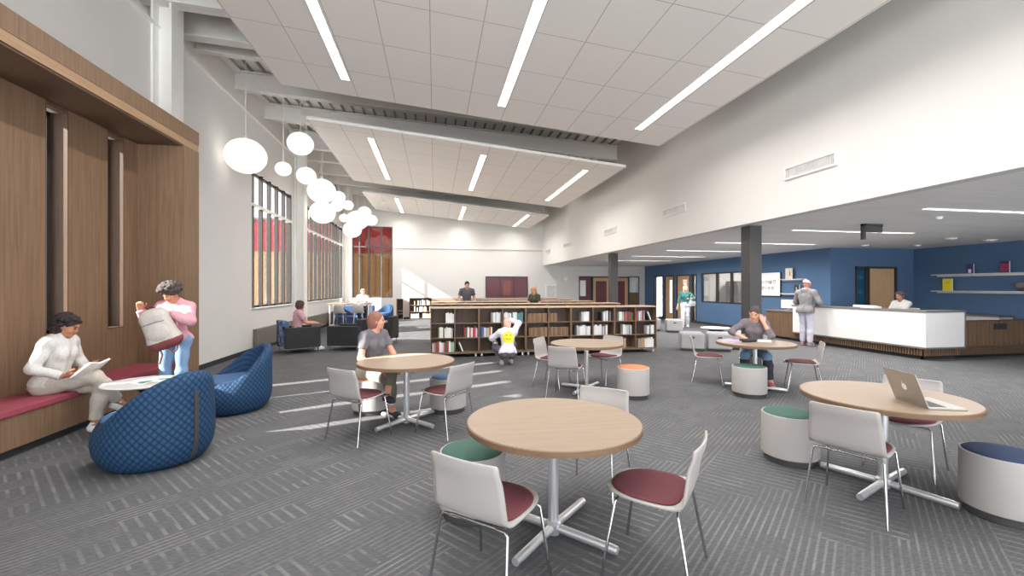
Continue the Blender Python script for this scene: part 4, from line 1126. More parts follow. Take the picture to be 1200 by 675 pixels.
purple = mat('purple_cover', (74, 60, 130), 0.5); reddish = mat('plum_cover', (150, 44, 78), 0.5); navyc = mat('teal_navy_cover', (50, 66, 96), 0.5); cream = mat('cream_cover', (214, 206, 190), 0.6, var=0.12, scale=14)
RR = -PI / 2
face_book(XRW - 0.12, 9.76, 2.0, 0.17, 0.27, RR, purple, 'purple cover book facing out on the upper right wall shelf', ((-0.2, 0.2, 0.08, 0.45, M['paper']),))
face_book(XRW - 0.12, 9.0, 2.0, 0.18, 0.30, RR, reddish, 'plum red book facing out on the upper right wall shelf', ((-0.5, 0.5, 0.8, 1.0, navyc), (-0.5, 0.5, 0.0, 0.12, navyc)))
face_book(XRW - 0.12, 10.30, 1.52, 0.24, 0.35, RR, M['yellow'], 'yellow book facing out on the lower right wall shelf', ((-0.2, 0.25, 0.62, 0.66, mat('mustard_print', (190, 176, 40), 0.6)),))
face_book(X1 - 0.11, 12.75, 1.90, 0.27, 0.36, RR, cream, 'cream patterned book facing out on the short upper shelf', ((-0.3, -0.1, 0.4, 0.8, M['vent_grey']), (0.1, 0.3, 0.3, 0.7, M['orange_fab'])))
face_book(X1 - 0.11, 12.42, 1.42, 0.2, 0.29, RR, M['black'], 'black book facing out on the short lower shelf, beside the hooded man', ((-0.3, 0.3, 0.1, 0.2, M['paper']), (-0.1, 0.0, 0.4, 0.7, M['paper'])))
t = thing('model_globe', 'small dark ornament at the edge of the lower right wall shelf', 'ornament', (XRW - 0.11, 8.72, 1.52))
MB().lathe([(0, 0), (0.07, 0), (0.07, 0.015), (0.015, 0.03), (0.012, 0.08), (0, 0.08)], 20).build('foot', M['column_grey'], t, smooth=40)
MB().lathe([(0, 0.06), (0.06, 0.075), (0.09, 0.12), (0.095, 0.16), (0.07, 0.22), (0, 0.25)], 24).build('ball', M['grey_panel'], t, smooth=60)

# ------------------------------------------------------------------ grey poufs with low round tables
def make_pouf():
    t = thing('pouf', '', 'pouf', (0, 0, 0), 0, 'grey upholstered poufs')
    MB().box(-0.25, 0.25, -0.25, 0.25, 0, 0.05).build('base', M['column_grey'], t, bevel=0.02)
    MB().box(-0.28, 0.28, -0.28, 0.28, 0.05, 0.45).build('body', M['grey_vinyl'], t, bevel=0.035, seg=4)
    MB().box(-0.255, 0.255, -0.255, 0.255, 0.44, 0.458).build('cushion', M['grey_seat'], t, bevel=0.01)
    MB().tube([(-0.05, -0.284, 0.35), (0.05, -0.284, 0.35)], 0.016, 10).build('handle', M['black'], t, smooth=50)
    return t
M['grey_seat'] = mat('bluish_grey_fabric', (150, 152, 160), 0.9, var=0.04, scale=80)
PF = [(6.55, 10.35, 0.45, 'grey pouf with a dark grip, left one of the near group'), (7.2, 10.15, 0.5, 'grey pouf in front of the low white table'), (7.95, 10.3, 0.4, 'grey pouf right of the low white table, behind the studying woman'),
      (8.6, 14.7, 0.4, 'grey pouf beyond the bookcase end, right of a white table'), (8.05, 15.3, 0.3, 'grey pouf just past the bookcase end, at the far white table')]
proto = make_pouf()
for i, (x, y, a, lb) in enumerate(PF):
    o = proto if i == 0 else dup(proto, (0, 0, 0), 0, lb)
    o.location = (x, y, 0); o.rotation_euler = (0, 0, -a); o['label'] = lb
def low_table(x, y, label):
    t = thing('low_table', label, 'table', (x, y, 0), 0, 'low white pedestal tables')
    MB().lathe([(0, 0.46), (0.36, 0.46), (0.40, 0.475), (0.40, 0.485), (0.39, 0.49), (0, 0.49)], 48).build('tabletop', M['white_gloss'], t, smooth=40)
    MB().lathe([(0, 0), (0.24, 0), (0.24, 0.02), (0.12, 0.06), (0.12, 0.34), (0.24, 0.46), (0, 0.46)], 32).build('pedestal', M['column_grey'], t, smooth=40)
low_table(7.78, 11.1, 'low white round table among the near grey poufs')
low_table(8.35, 16.1, 'low white round table beyond the bookcase end')

# ------------------------------------------------------------------ charcoal club armchairs and the far high table
def make_club():
    t = thing('club_armchair', '', 'armchair', (0, 0, 0), 0, 'charcoal club armchairs')
    for s in (-1, 1):
        MB().box(s * 0.30, s * 0.41, -0.40, 0.40, 0.13, 0.63).build('arm', M['leather'], t, bevel=0.012)
        MB().box(s * 0.29, s * 0.40, -0.415, -0.385, 0.14, 0.62).build('arm_cap', M['leather'], t)
    MB().box(-0.29, 0.29, -0.36, 0.40, 0.15, 0.30).build('seat_frame', M['leather'], t)
    MB().box(-0.29, 0.29, -0.20, 0.41, 0.30, 0.43).build('seat_cushion', M['dotted'], t, bevel=0.04, seg=4)
    b = MB(); b.hexa([(-0.29, -0.41, 0.16), (0.29, -0.41, 0.16), (0.29, -0.22, 0.16), (-0.29, -0.22, 0.16)], [(-0.29, -0.46, 0.80), (0.29, -0.46, 0.80), (0.29, -0.32, 0.80), (-0.29, -0.32, 0.80)])
    b.build('backrest', M['dotted'], t, bevel=0.04, seg=4)
    for sx in (-1, 1):
        for sy in (-1, 1): MB().tube([(sx * 0.36, sy * 0.35, 0), (sx * 0.36, sy * 0.35, 0.14)], 0.016, 10).build('leg', M['chrome'], t, smooth=50)
    return t
proto = make_club()
CL = [(-3.38, 11.80, (0.85, 0.52), 'charcoal club armchair with dotted blue back, the woman in pink sits in it'),
      (-2.22, 12.05, (-0.97, 0.22), 'charcoal club armchair just left behind the grey tee woman\'s head'),
      (-1.55, 13.1, (-0.97, 0.22), 'charcoal club armchair just right behind the grey tee woman\'s head')]
for i, (x, y, f, lb) in enumerate(CL):
    o = proto if i == 0 else dup(proto, (0, 0, 0), 0, lb, swap={'backrest': M['leather']})
    o.location = (x, y, 0); o.rotation_euler = (0, 0, face_to(*f)); o['label'] = lb
t = thing('high_table', 'long high oak table with white legs under the far window', 'table', (-3.1, 17.2, 0))
MB().box(-0.75, 0.75, -0.38, 0.38, 1.0, 1.035).build('tabletop', M['oak_top'], t, bevel=0.006)
for sx in (-1, 1):
    for sy in (-1, 1): MB().box(sx * 0.66, sx * 0.70, sy * 0.30, sy * 0.34, 0, 1.0).build('leg', M['steel_white'], t)
for sx in (-1, 1): MB().box(sx * 0.66, sx * 0.70, -0.30, 0.30, 0.2, 0.24).build('rail', M['steel_white'], t)
def make_high():
    t = thing('high_stool', '', 'stool', (0, 0, 0), 0, 'white high stools at the far table')
    b = MB()
    prof = [(0.19, 0.70, 0.12), (0.16, 0.705, 0.17), (0.08, 0.705, 0.2), (-0.08, 0.70, 0.2), (-0.16, 0.705, 0.2), (-0.19, 0.74, 0.2), (-0.21, 0.82, 0.19), (-0.225, 0.92, 0.18), (-0.23, 1.0, 0.16)]
    vs = []; fs = []
    for (y, z, wd) in prof:
        for j in range(9): s = -1 + j / 4; vs.append((s * wd, y + (0.04 * s * s if z > 0.72 else 0), z))
    for i in range(len(prof) - 1):
        for j in range(8): a = i * 9 + j; fs.append((a, a + 1, a + 10, a + 9))
    b.add(vs, fs); o = b.build('shell', M['shell'], t, smooth=60); sm = o.modifiers.new('thick', 'SOLIDIFY'); sm.thickness = 0.014; sm.offset = 0
    for sx in (-1, 1):
        for sy in (-1, 1): MB().tube([(sx * 0.13, sy * 0.12, 0.69), (sx * 0.2, sy * 0.2, 0)], 0.011, 8).build('leg', M['chrome'], t, smooth=50)
    b = MB(); q = 0.18; b.tube([(-q, -q, 0.25), (q, -q, 0.25), (q, q, 0.25), (-q, q, 0.25), (-q, -q, 0.25)], 0.008, 8); b.build('foot_ring', M['chrome'], t, smooth=50)
    return t
proto = make_high()
HS = [(-3.35, 16.55, (0.1, 1), 'white high stool in front of the far high table, left one'), (-2.72, 16.55, (-0.1, 1), 'white high stool in front of the far high table, right one'), (-2.78, 17.95, (0.05, -1), 'white high stool the far blond person sits on')]
for i, (x, y, f, lb) in enumerate(HS):
    o = proto if i == 0 else dup(proto, (0, 0, 0), 0, lb)
    o.location = (x, y, 0); o.rotation_euler = (0, 0, face_to(*f)); o['label'] = lb
t = thing('sofa', 'blue sofa beyond the high table, behind the stools', 'sofa', (-3.35, 19.6, 0), 0)
MB().box(-0.75, 0.75, -0.4, 0.4, 0.08, 0.42).build('base', M['blue_fab'], t, bevel=0.03, seg=3)
MB().box(-0.75, 0.75, 0.2, 0.42, 0.42, 0.85).build('backrest', M['blue_fab'], t, bevel=0.05, seg=3)
for s in (-1, 1): MB().box(s * 0.75, s * 0.88, -0.4, 0.42, 0.08, 0.6).build('arm', M['blue_fab'], t, bevel=0.03, seg=3)
for s in (-1, 1): MB().box(s * 0.7, s * 0.64, -0.33, -0.27, 0, 0.08).build('leg', M['black'], t)
# ------------------------------------------------------------------ figures: smooth distance-field bodies turned into one surface
V = Vector
class Field:
    def __init__(s): s.ops = []
    def cone(s, a, b, ra, rb, k=0.02, op='u', flat=False):
        a, b = np.array(a, float), np.array(b, float); r = max(ra, rb)
        s.ops.append((op, 'cone', (a, b, ra, rb, flat), k, np.minimum(a, b) - r, np.maximum(a, b) + r)); return s
    def ell(s, c, r, R=None, k=0.02, op='u'):
        c = np.array(c, float); r = np.array(r, float); m = r.max()
        Rm = np.eye(3) if R is None else np.array(R, float)
        s.ops.append((op, 'ell', (c, r, Rm), k, c - m, c + m)); return s
    def ball(s, c, r, k=0.02, op='u'): return s.ell(c, (r, r, r), None, k, op)
    def plane(s, p, n):
        s.ops.append(('p', 'plane', (np.array(p, float), np.array(n, float)), 0, None, None)); return s
    def mesh(s, h, noise=0.0, seed=0):
        lo = np.min([o[4] for o in s.ops if o[0] == 'u'], axis=0) - 3 * h - 0.02
        hi = np.max([o[5] for o in s.ops if o[0] == 'u'], axis=0) + 3 * h + 0.02
        n = np.ceil((hi - lo) / h).astype(int) + 1
        D = np.full(n, 1.0, np.float32)
        ax = [lo[i] + h * np.arange(n[i]) for i in range(3)]
        for op, kind, d, k, bl, bh in s.ops:
            if kind == 'plane':
                p, nn = d
                g = ((ax[0] - p[0]) * nn[0])[:, None, None] + ((ax[1] - p[1]) * nn[1])[None, :, None] + ((ax[2] - p[2]) * nn[2])[None, None, :]
                D = np.maximum(D, g.astype(np.float32)); continue
            pad = k + 3 * h + 0.012
            i0 = np.maximum(0, np.floor((bl - pad - lo) / h).astype(int)); i1 = np.minimum(n, np.ceil((bh + pad - lo) / h).astype(int) + 1)
            if np.any(i1 <= i0): continue
            sl = tuple(slice(i0[q], i1[q]) for q in range(3))
            X, Y, Z = np.meshgrid(ax[0][sl[0]], ax[1][sl[1]], ax[2][sl[2]], indexing='ij')
            if kind == 'cone':
                a, b, ra, rb, flat = d; ab = b - a; L2 = max(1e-9, ab @ ab)
                px, py, pz = X - a[0], Y - a[1], Z - a[2]
                tr = (px * ab[0] + py * ab[1] + pz * ab[2]) / L2; t = np.clip(tr, 0, 1)
                g = np.sqrt((px - t * ab[0]) ** 2 + (py - t * ab[1]) ** 2 + (pz - t * ab[2]) ** 2) - (ra + (rb - ra) * t)
                if flat: g = np.maximum(g, (tr - 1) * math.sqrt(L2))
            else:
                c, r, R = d
                px, py, pz = X - c[0], Y - c[1], Z - c[2]
                q = [(px * R[0][i] + py * R[1][i] + pz * R[2][i]) / r[i] for i in range(3)]
                kk = np.sqrt(q[0] ** 2 + q[1] ** 2 + q[2] ** 2)
                k2 = np.sqrt((q[0] / r[0]) ** 2 + (q[1] / r[1]) ** 2 + (q[2] / r[2]) ** 2) + 1e-9
                g = kk * (kk - 1.0) / k2
            S = D[sl]
            if op == 'u':
                if k > 0:
                    hh = np.maximum(k - np.abs(S - g), 0.0) / k
                    D[sl] = np.minimum(S, g) - hh * hh * k * 0.25
                else: D[sl] = np.minimum(S, g)
            else: D[sl] = np.maximum(S, -g)
        if noise:
            r = np.random.RandomState(seed)
            for q in range(6):
                w = r.normal(size=3) * (16 + 7 * q) * np.array([1, 1, 0.75]); ph = r.uniform(0, 6.28)
                g = np.sin((ax[0] * w[0])[:, None, None] + (ax[1] * w[1])[None, :, None] + (ax[2] * w[2])[None, None, :] + ph)
                D += (noise / (1 + 0.5 * q) * g).astype(np.float32)
        return surface_net(D, lo, h)

def surface_net(D, lo, h):
    I = D < 0; nx, ny, nz = D.shape
    cs = [(a, b, c) for a in (0, 1) for b in (0, 1) for c in (0, 1)]
    cnt = np.zeros((nx - 1, ny - 1, nz - 1), np.int8)
    for a, b, c in cs: cnt += I[a:nx - 1 + a, b:ny - 1 + b, c:nz - 1 + c]
    act = (cnt > 0) & (cnt < 8); idx = np.argwhere(act)
    ids = np.full(act.shape, -1, np.int32); ids[act] = np.arange(len(idx))
    P = np.zeros((len(idx), 3)); W = np.zeros(len(idx))
    for e0 in cs:
        for axx in range(3):
            if e0[axx]: continue
            e1 = list(e0); e1[axx] = 1
            v0 = D[idx[:, 0] + e0[0], idx[:, 1] + e0[1], idx[:, 2] + e0[2]]; v1 = D[idx[:, 0] + e1[0], idx[:, 1] + e1[1], idx[:, 2] + e1[2]]
            mk = (v0 < 0) != (v1 < 0); t = np.where(mk, v0 / np.where(mk, v0 - v1, 1), 0)
            p = np.zeros((len(idx), 3)) + np.array(e0); p[:, axx] += t
            P += p * mk[:, None]; W += mk
    Vv = (idx + P / W[:, None]) * h + lo
    F = []
    for axx in range(3):
        u, w = [(1, 2), (2, 0), (0, 1)][axx]
        s0 = [slice(None)] * 3; s1 = [slice(None)] * 3; s0[axx] = slice(0, -1); s1[axx] = slice(1, None)
        ch = I[tuple(s0)] != I[tuple(s1)]; e = np.argwhere(ch)
        ok = (e[:, u] > 0) & (e[:, w] > 0) & (e[:, u] < D.shape[u] - 1) & (e[:, w] < D.shape[w] - 1); e = e[ok]
        ins = I[e[:, 0], e[:, 1], e[:, 2]]
        q = []
        for du, dw in ((-1, -1), (0, -1), (0, 0), (-1, 0)):
            c = e.copy(); c[:, u] += du; c[:, w] += dw; q.append(ids[c[:, 0], c[:, 1], c[:, 2]])
        q = np.stack(q, 1); q[~ins] = q[~ins][:, ::-1]; F.append(q)
    return Vv, np.concatenate(F)

def field_obj(name, fld, h, mats, parent=None, noise=0.0, seed=0, classify=None, smooth_it=1):
    vs, fs = fld.mesh(h, noise, seed)
    me = bpy.data.meshes.new(name)
    me.vertices.add(len(vs)); me.vertices.foreach_set('co', vs.astype(np.float32).ravel())
    me.loops.add(fs.size); me.loops.foreach_set('vertex_index', fs.astype(np.int32).ravel())
    me.polygons.add(len(fs)); me.polygons.foreach_set('loop_start', np.arange(0, fs.size, 4, dtype=np.int32)); me.polygons.foreach_set('loop_total', np.full(len(fs), 4, np.int32))
    for m in mats: me.materials.append(m)
    if classify is not None:
        cen = vs[fs].mean(axis=1); me.polygons.foreach_set('material_index', classify(cen).astype(np.int32))
    me.update(calc_edges=True); me.validate()
    me.polygons.foreach_set('use_smooth', [True] * len(me.polygons))
    o = bpy.data.objects.new(name, me); COL.objects.link(o)
    if smooth_it:
        sm = o.modifiers.new('relax', 'SMOOTH'); sm.factor = 0.5; sm.iterations = smooth_it
    if parent is not None: o.parent = parent
    return o

def ik(a, t, l1, l2, pole):
    a, t, pole = V(a), V(t), V(pole)
    d = t - a; L = d.length
    if L > (l1 + l2) * 0.995: t = a + d * ((l1 + l2) * 0.995 / L); d = t - a; L = d.length
    x = (l1 * l1 - l2 * l2 + L * L) / (2 * L); y = math.sqrt(max(0, l1 * l1 - x * x))
    dn = d / L; pp = (pole - dn * pole.dot(dn)).normalized()
    return a + dn * x + pp * y, t

def rmat(f, u):
    """columns: right, forward, up"""
    u = V(u).normalized(); f = V(f); f = (f - u * f.dot(u)).normalized(); r = f.cross(u)
    return np.array([[r.x, f.x, u.x], [r.y, f.y, u.y], [r.z, f.z, u.z]])

SKIN = {}
def skin(rgb):
    k = tuple(rgb)
    if k not in SKIN:
        SKIN[k] = (mat('skin', rgb, 0.6, var=0.03, scale=20), mat('lips', tuple(int(c * q) for c, q in zip(rgb, (0.84, 0.62, 0.62))), 0.5))
    return SKIN[k]
EYE = mat('dark_eye', (44, 34, 30), 0.25)
CLOTH = {}
def cloth(name, rgb, scale=60):
    if name not in CLOTH: CLOTH[name] = mat(name, rgb, 0.9, var=0.05, scale=scale, bump=0.15, spec=0.15)
    return CLOTH[name]

def person(label, pos, f, P):
    s = P.get('h', 1.66) / 1.70; male = P.get('male', False); vox = P.get('vox', 0.01)
    pel = V(P['pelvis']); up = V(P.get('up', (0, 0, 1))).normalized(); fw = V(P.get('fw', (0, 1, 0)))
    RT = rmat(fw, up); rt = V(RT[:, 0]); ff = V(RT[:, 1])
    hf = V(P.get('hipf', (0, 1, 0))); RH = rmat(hf, P.get('hipup', (up + V((0, 0, 1))).normalized())); hr = V(RH[:, 0]); hfw = V(RH[:, 1])
    sw = (0.185 if male else 0.158) * s
    neck = pel + up * 0.50 * s; shl = {1: neck - up * 0.055 * s + rt * sw, -1: neck - up * 0.055 * s - rt * sw}
    hip = {q: pel + hr * q * 0.085 * s - V((0, 0, 0.03 * s)) for q in (1, -1)}
    hd = V(P.get('look', (0, 1, 0))).normalized()
    hu = (up * 0.6 + V((0, 0, 0.4)) + hd * 0.0).normalized()
    RHd = rmat(hd, hu - hd * hu.dot(hd) + V(P.get('tilt', (0, 0, 0))))
    hdir, hup, hrt = V(RHd[:, 1]), V(RHd[:, 2]), V(RHd[:, 0])
    nk_top = neck + (up * 0.075 + ff * 0.012) * s
    hc = nk_top + (hup * 0.070 + hdir * 0.022) * s
    def H(x, y, z): return hc + (hrt * x + hdir * y + hup * z) * s
    arms = {}; legs = {}
    for q, nm in ((1, 'R'), (-1, 'L')):
        el, wr = ik(shl[q], P['wr' + nm], 0.285 * s, 0.25 * s, P.get('elp' + nm, (q * 0.4, -0.5, -1)))
        arms[q] = (shl[q], el, wr)
        kn, an = ik(hip[q], P['an' + nm], 0.425 * s, 0.41 * s, P.get('knp' + nm, (0, 1, 0.3)))
        legs[q] = (hip[q], kn, an)
    def torso(F, i, hips=True):
        F.ell(pel + up * 0.19 * s, ((0.128 if male else 0.118) * s + i, 0.09 * s + i, 0.15 * s), RT, 0.05)
        F.ell(pel + up * 0.34 * s, ((0.158 if male else 0.138) * s + i, 0.102 * s + i, 0.16 * s + i), RT, 0.05)
        F.cone(shl[1], shl[-1], 0.052 * s + i, 0.052 * s + i, 0.05)
        F.cone(shl[1], neck + up * 0.02 * s, 0.042 * s + i * 0.8, 0.042 * s + i * 0.8, 0.04); F.cone(shl[-1], neck + up * 0.02 * s, 0.042 * s + i * 0.8, 0.042 * s + i * 0.8, 0.04)
        if not male:
            for q in (1, -1): F.ell(pel + up * 0.33 * s + rt * q * 0.065 * s + ff * 0.075 * s, (0.058 * s + i * 0.6, 0.05 * s + i * 0.6, 0.056 * s + i * 0.6), RT, 0.035)
        if hips: pelvis(F, i)
    def pelvis(F, i):
        F.ell(pel + up * 0.02 * s, (0.155 * s + i, 0.108 * s + i, 0.125 * s + i), RH, 0.05)
        for q in (1, -1): F.ball(hip[q] - hfw * 0.035 * s, 0.098 * s + i, 0.04)
    def leg(F, q, i0, i1, upto=1.0, flat=False):
        a, k_, n_ = legs[q]
        F.cone(a, k_, 0.084 * s + i0, 0.058 * s + i0, 0.04)
        e = k_.lerp(n_, upto)
        F.cone(k_, k_.lerp(e, 0.35), 0.056 * s + i0, 0.057 * s + (i0 + i1) / 2, 0.03)
        F.cone(k_.lerp(e, 0.35), e, 0.057 * s + (i0 + i1) / 2, 0.036 * s + i1, 0.025, flat=flat)
    def arm(F, q, i, upto=2.0, flat=False, cuff=0.0):
        a, e, w_ = arms[q]
        if upto <= 1.0: F.cone(a, a.lerp(e, upto), 0.050 * s + i, 0.046 * s + i, 0.03, flat=flat); return
        F.cone(a, e, 0.048 * s + i, 0.040 * s + i, 0.03)
        w2 = e.lerp(w_, upto - 1.0)
        F.cone(e, w2, 0.040 * s + i, 0.027 * s + i + cuff, 0.025, flat=flat)
    # ---- body
    B = Field(); torso(B, 0.0)
    B.cone(neck - up * 0.03 * s, H(0, -0.012, -0.06), 0.056 * s, 0.050 * s, 0.03)
    for q in (1, -1):
        leg(B, q, 0, 0); arm(B, q, 0)
        an = legs[q][2]; fd = V(P.get('ft' + ('R' if q == 1 else 'L'), (0.12 * q, 1, -0.0))).normalized()
        B.cone(an, an + fd * 0.12 * s + V((0, 0, -0.05 * s)) * (1 - abs(fd.z)), 0.036 * s, 0.028 * s, 0.03)
    # head
    B.ell(H(0, -0.012, 0.032), (0.074 * s, 0.093 * s, 0.084 * s), RHd, 0.02)
    B.ell(H(0, 0.022, -0.028), (0.060 * s, 0.066 * s, 0.084 * s), RHd, 0.03)
    B.ell(H(0, 0.040, -0.078), (0.040 * s, 0.042 * s, 0.032 * s), RHd, 0.02)
    B.ball(H(0, 0.064, -0.098), 0.016 * s, 0.015)
    for q in (1, -1):
        B.ball(H(q * 0.036, 0.052, -0.032), 0.026 * s, 0.02)
        B.ell(H(q * 0.073, -0.008, -0.008), (0.010 * s, 0.020 * s, 0.031 * s), RHd, 0.006)
    B.cone(H(-0.034, 0.074, 0.027), H(0.034, 0.074, 0.027), 0.011 * s, 0.011 * s, 0.012)
    for q in (1, -1): B.ball(H(q * 0.031, 0.098, 0.009), 0.017 * s, 0.0, 's')
    for q in (1, -1): B.ball(H(q * 0.031, 0.073, 0.009), 0.0125 * s, 0.003)
    B.cone(H(0, 0.082, 0.016), H(0, 0.097, -0.024), 0.008 * s, 0.012 * s, 0.010)
    for q in (1, -1): B.ball(H(q * 0.012, 0.090, -0.028), 0.009 * s, 0.006)
    B.ell(H(0, 0.084, -0.053), (0.023 * s, 0.010 * s, 0.007 * s), RHd, 0.005); B.ell(H(0, 0.083, -0.064), (0.020 * s, 0.010 * s, 0.007 * s), RHd, 0.004)
    # hands
    rmin = vox * 0.8
    for q, nm in ((1, 'R'), (-1, 'L')):
        sh_, el, wr = arms[q]
        d = V(P.get('hd' + nm, (wr - el))).normalized(); n_ = V(P.get('pn' + nm, (0, 0, -1))); n_ = (n_ - d * n_.dot(d)).normalized()
        t = d.cross(n_) * q * 1.0      # towards the thumb
        c1 = P.get('curl' + nm, 0.35)
        for (off, ls, rr) in ((0.030, (0.040, 0.025, 0.019), 0.0095), (0.010, (0.044, 0.028, 0.021), 0.0098), (-0.010, (0.041, 0.026, 0.020), 0.0094), (-0.028, (0.032, 0.020, 0.017), 0.0084)):
            kb = wr + (d * (0.088 - abs(off) * 0.25) + t * off) * s
            B.cone(wr + (d * 0.012 + t * off * 0.55) * s, kb, 0.018 * s, 0.0125 * s, 0.012)
            p = kb; ang = c1 * 0.6
            for j, l in enumerate(ls):
                dirv = d * math.cos(ang) + n_ * math.sin(ang); p2 = p + dirv * l * s
                B.cone(p, p2, max(rmin, rr * s * (1 - 0.07 * j)), max(rmin, rr * s * (0.93 - 0.07 * j)), 0.003); p = p2; ang += c1
        p = wr + (d * 0.022 + t * 0.024) * s; dv = (d * 0.62 + t * 0.62 + n_ * 0.30).normalized()
        for j, l in enumerate((0.042, 0.032, 0.024)):
            p2 = p + dv * l * s; B.cone(p, p2, max(rmin, (0.0145 - 0.002 * j) * s), max(rmin, (0.012 - 0.0015 * j) * s), 0.006); p = p2; dv = (dv + d * 0.35 + n_ * 0.15 * c1 - t * 0.2).normalized()
    sk, lip = skin(P['skin']); kn_ = 'hair_' + P['hairname']
    if kn_ not in CLOTH and P['hairkind'] in ('curly', 'afro'):
        CLOTH[kn_] = mat(kn_, tuple(int(c_ * 0.4) for c_ in P['hair']), 0.75, scale=70, bump=0.6, rgb2=tuple(min(255, int(c_ * 1.05)) for c_ in P['hair']))
    hm = cloth(kn_, P['hair'], 30)
    hcn = np.array(hc); hRn = RHd
    def classify(c):
        q = (c - hcn) @ hRn / s
        out = np.zeros(len(c), int)
        for sg in (1, -1):
            e = ((q[:, 0] - sg * 0.031) / 0.0125) ** 2 + ((q[:, 2] - 0.009) / 0.0065) ** 2
            out[(e < 1) & (q[:, 1] > 0.06)] = 1
            br = (np.abs(q[:, 0] - sg * 0.032) < 0.018) & (np.abs(q[:, 2] - 0.031 + 6 * (q[:, 0] - sg * 0.032) ** 2) < 0.0042) & (q[:, 1] > 0.05)
            out[br] = 3
        m = ((q[:, 0] / 0.023) ** 2 + ((q[:, 2] + 0.058) / 0.011) ** 2 < 1) & (q[:, 1] > 0.07)
        out[m] = 2
        return out
    body = field_obj('person', B, vox, [sk, EYE, lip, hm], None, classify=classify)
    tag(body, label, 'person')
    body.location = (pos[0], pos[1], pos[2] if len(pos) > 2 else 0); body.rotation_euler = (0, 0, face_to(*f))
    # ---- top
    T = P['top']; F = Field(); i = T.get('infl', 0.014); torso(F, i)
    hem = T.get('hem', 0.0)
    F.plane(pel + up * hem * s, -np.array(up))
    nr = T.get('neck', 0.065)
    F.ell(neck + up * 0.045 * s + ff * 0.035 * s, (nr * s, nr * 1.15 * s, 0.062 * s), RT, 0, 's')
    if T.get('hood'):
        F.ell(neck - ff * 0.085 * s + up * 0.0 * s, (0.10 * s, 0.055 * s, 0.085 * s), RT, 0.03)
        F.ell(neck + up * 0.035 * s, (0.085 * s, 0.085 * s, 0.04 * s), RT, 0.03)
        F.ell(neck + up * 0.09 * s + ff * 0.02 * s, (0.062 * s, 0.062 * s, 0.09 * s), RT, 0, 's')
    if T.get('sleeve', 'long') == 'long':
        for q in (1, -1): arm(F, q, i * T.get('sl', 1.0), T.get('upto', 1.96), True, T.get('cuff', 0.0))
    elif T['sleeve'] == 'short':
        for q in (1, -1): arm(F, q, i + 0.006, 0.62, True)
    shirt = field_obj(T.get('name', 'shirt'), F, vox, [T['mat']], body, T.get('wr', 0.0028), 3)
    # ---- trousers
    T = P['bottom']; F = Field(); i = T.get('infl', 0.012); pelvis(F, i)
    F.ell(pel + up * 0.10 * s, (0.122 * s + i, 0.092 * s + i, 0.09 * s), RT, 0.04)
    F.plane(pel + up * T.get('waist', 0.10) * s, np.array(up))
    for q in (1, -1): leg(F, q, i, T.get('ankle', 0.012), T.get('upto', 0.97), True)
    lower = T.get('lower')
    def cls(c):
        out = np.zeros(len(c), int)
        if lower is not None:
            for q in (1, -1):
                kn = np.array(legs[q][1]); an = np.array(legs[q][2]); ax_ = (an - kn) / np.linalg.norm(an - kn)
                tt = (c - kn) @ ax_; dd = np.linalg.norm((c - kn) - tt[:, None] * ax_, axis=1)
                out[(tt > 0.05) & (dd < 0.11)] = 1
        return out
    field_obj('trousers', F, vox, [T['mat'], lower or T['mat']], body, T.get('wr', 0.0022), 5, classify=cls)
    # ---- shoes
    for q, nm in ((1, 'R'), (-1, 'L')):
        S = P['shoe']; F = Field(); an = legs[q][2]; fd = V(P.get('ft' + nm, (0.12 * q, 1, 0))).normalized()
        kn = legs[q][1]; shin = (kn - an).normalized()
        fu = V(P.get('fu' + nm, (0, 0, 1))); RF = rmat(fd, fu); fdn, fun = V(RF[:, 1]), V(RF[:, 2])
        hl = 0.085 * s
        c = an - fun * (hl - 0.042 * s)
        F.ell(c + fdn * 0.055 * s, (0.044 * s, 0.130 * s, 0.050 * s), RF, 0.02)
        F.cone(c - fdn * 0.025 * s, an + fun * 0.015 * s, 0.043 * s, 0.042 * s, 0.03)
        F.ball(c + fdn * 0.13 * s - fun * 0.005 * s, 0.04 * s, 0.03)
        F.plane(an - fun * hl, -np.array(fun)); F.plane(an + fun * 0.03 * s, np.array(fun))
        base = np.array(an - fun * (hl - 0.022 * s)); fn = np.array(fun)
        field_obj('shoe', F, min(vox, 0.012), [S['mat'], S.get('sole', S['mat'])], body, classify=lambda c, b=base, f_=fn: (((c - b) @ f_) < 0).astype(int))
    # ---- hair
    F = Field(); kind = P['hairkind']; rr = random.Random(P.get('seed', 3))
    F.ell(H(0, -0.016, 0.040), (0.083 * s, 0.098 * s, 0.086 * s), RHd, 0.01)
    def facecut():
        F.ell(H(0, 0.105, -0.033), (0.064 * s, 0.072 * s, 0.102 * s), RHd, 0, 's')
    if kind in ('curly', 'afro', 'bob'):
        nblob = {'curly': 260, 'afro': 330, 'bob': 60}[kind]
        for _ in range(nblob):
            a = rr.uniform(0, 2 * PI); zc = rr.uniform(-1, 1); rad = math.sqrt(1 - zc * zc)
            x, y, z = rad * math.cos(a), rad * math.sin(a), zc
            if y > 0.35 and z < 0.30: continue
            if kind == 'afro':
                if z < -0.55: continue
                p = H(x * 0.132, y * 0.128 - 0.025, z * 0.108 + 0.060); F.ball(p, rr.uniform(0.016, 0.026) * s, 0.004)
            elif kind == 'curly':
                if z < -0.2 and y > -0.1: y = -0.1
                p = H(x * 0.104, y * 0.108 - 0.03, z * (0.085 if z > 0 else 0.21) + 0.045); F.ball(p, rr.uniform(0.014, 0.024) * s, 0.003)
            else:
                p = H(x * 0.088, y * 0.10 - 0.02, z * (0.085 if z > 0 else 0.12) + 0.035); F.ball(p, rr.uniform(0.022, 0.03) * s, 0.02)
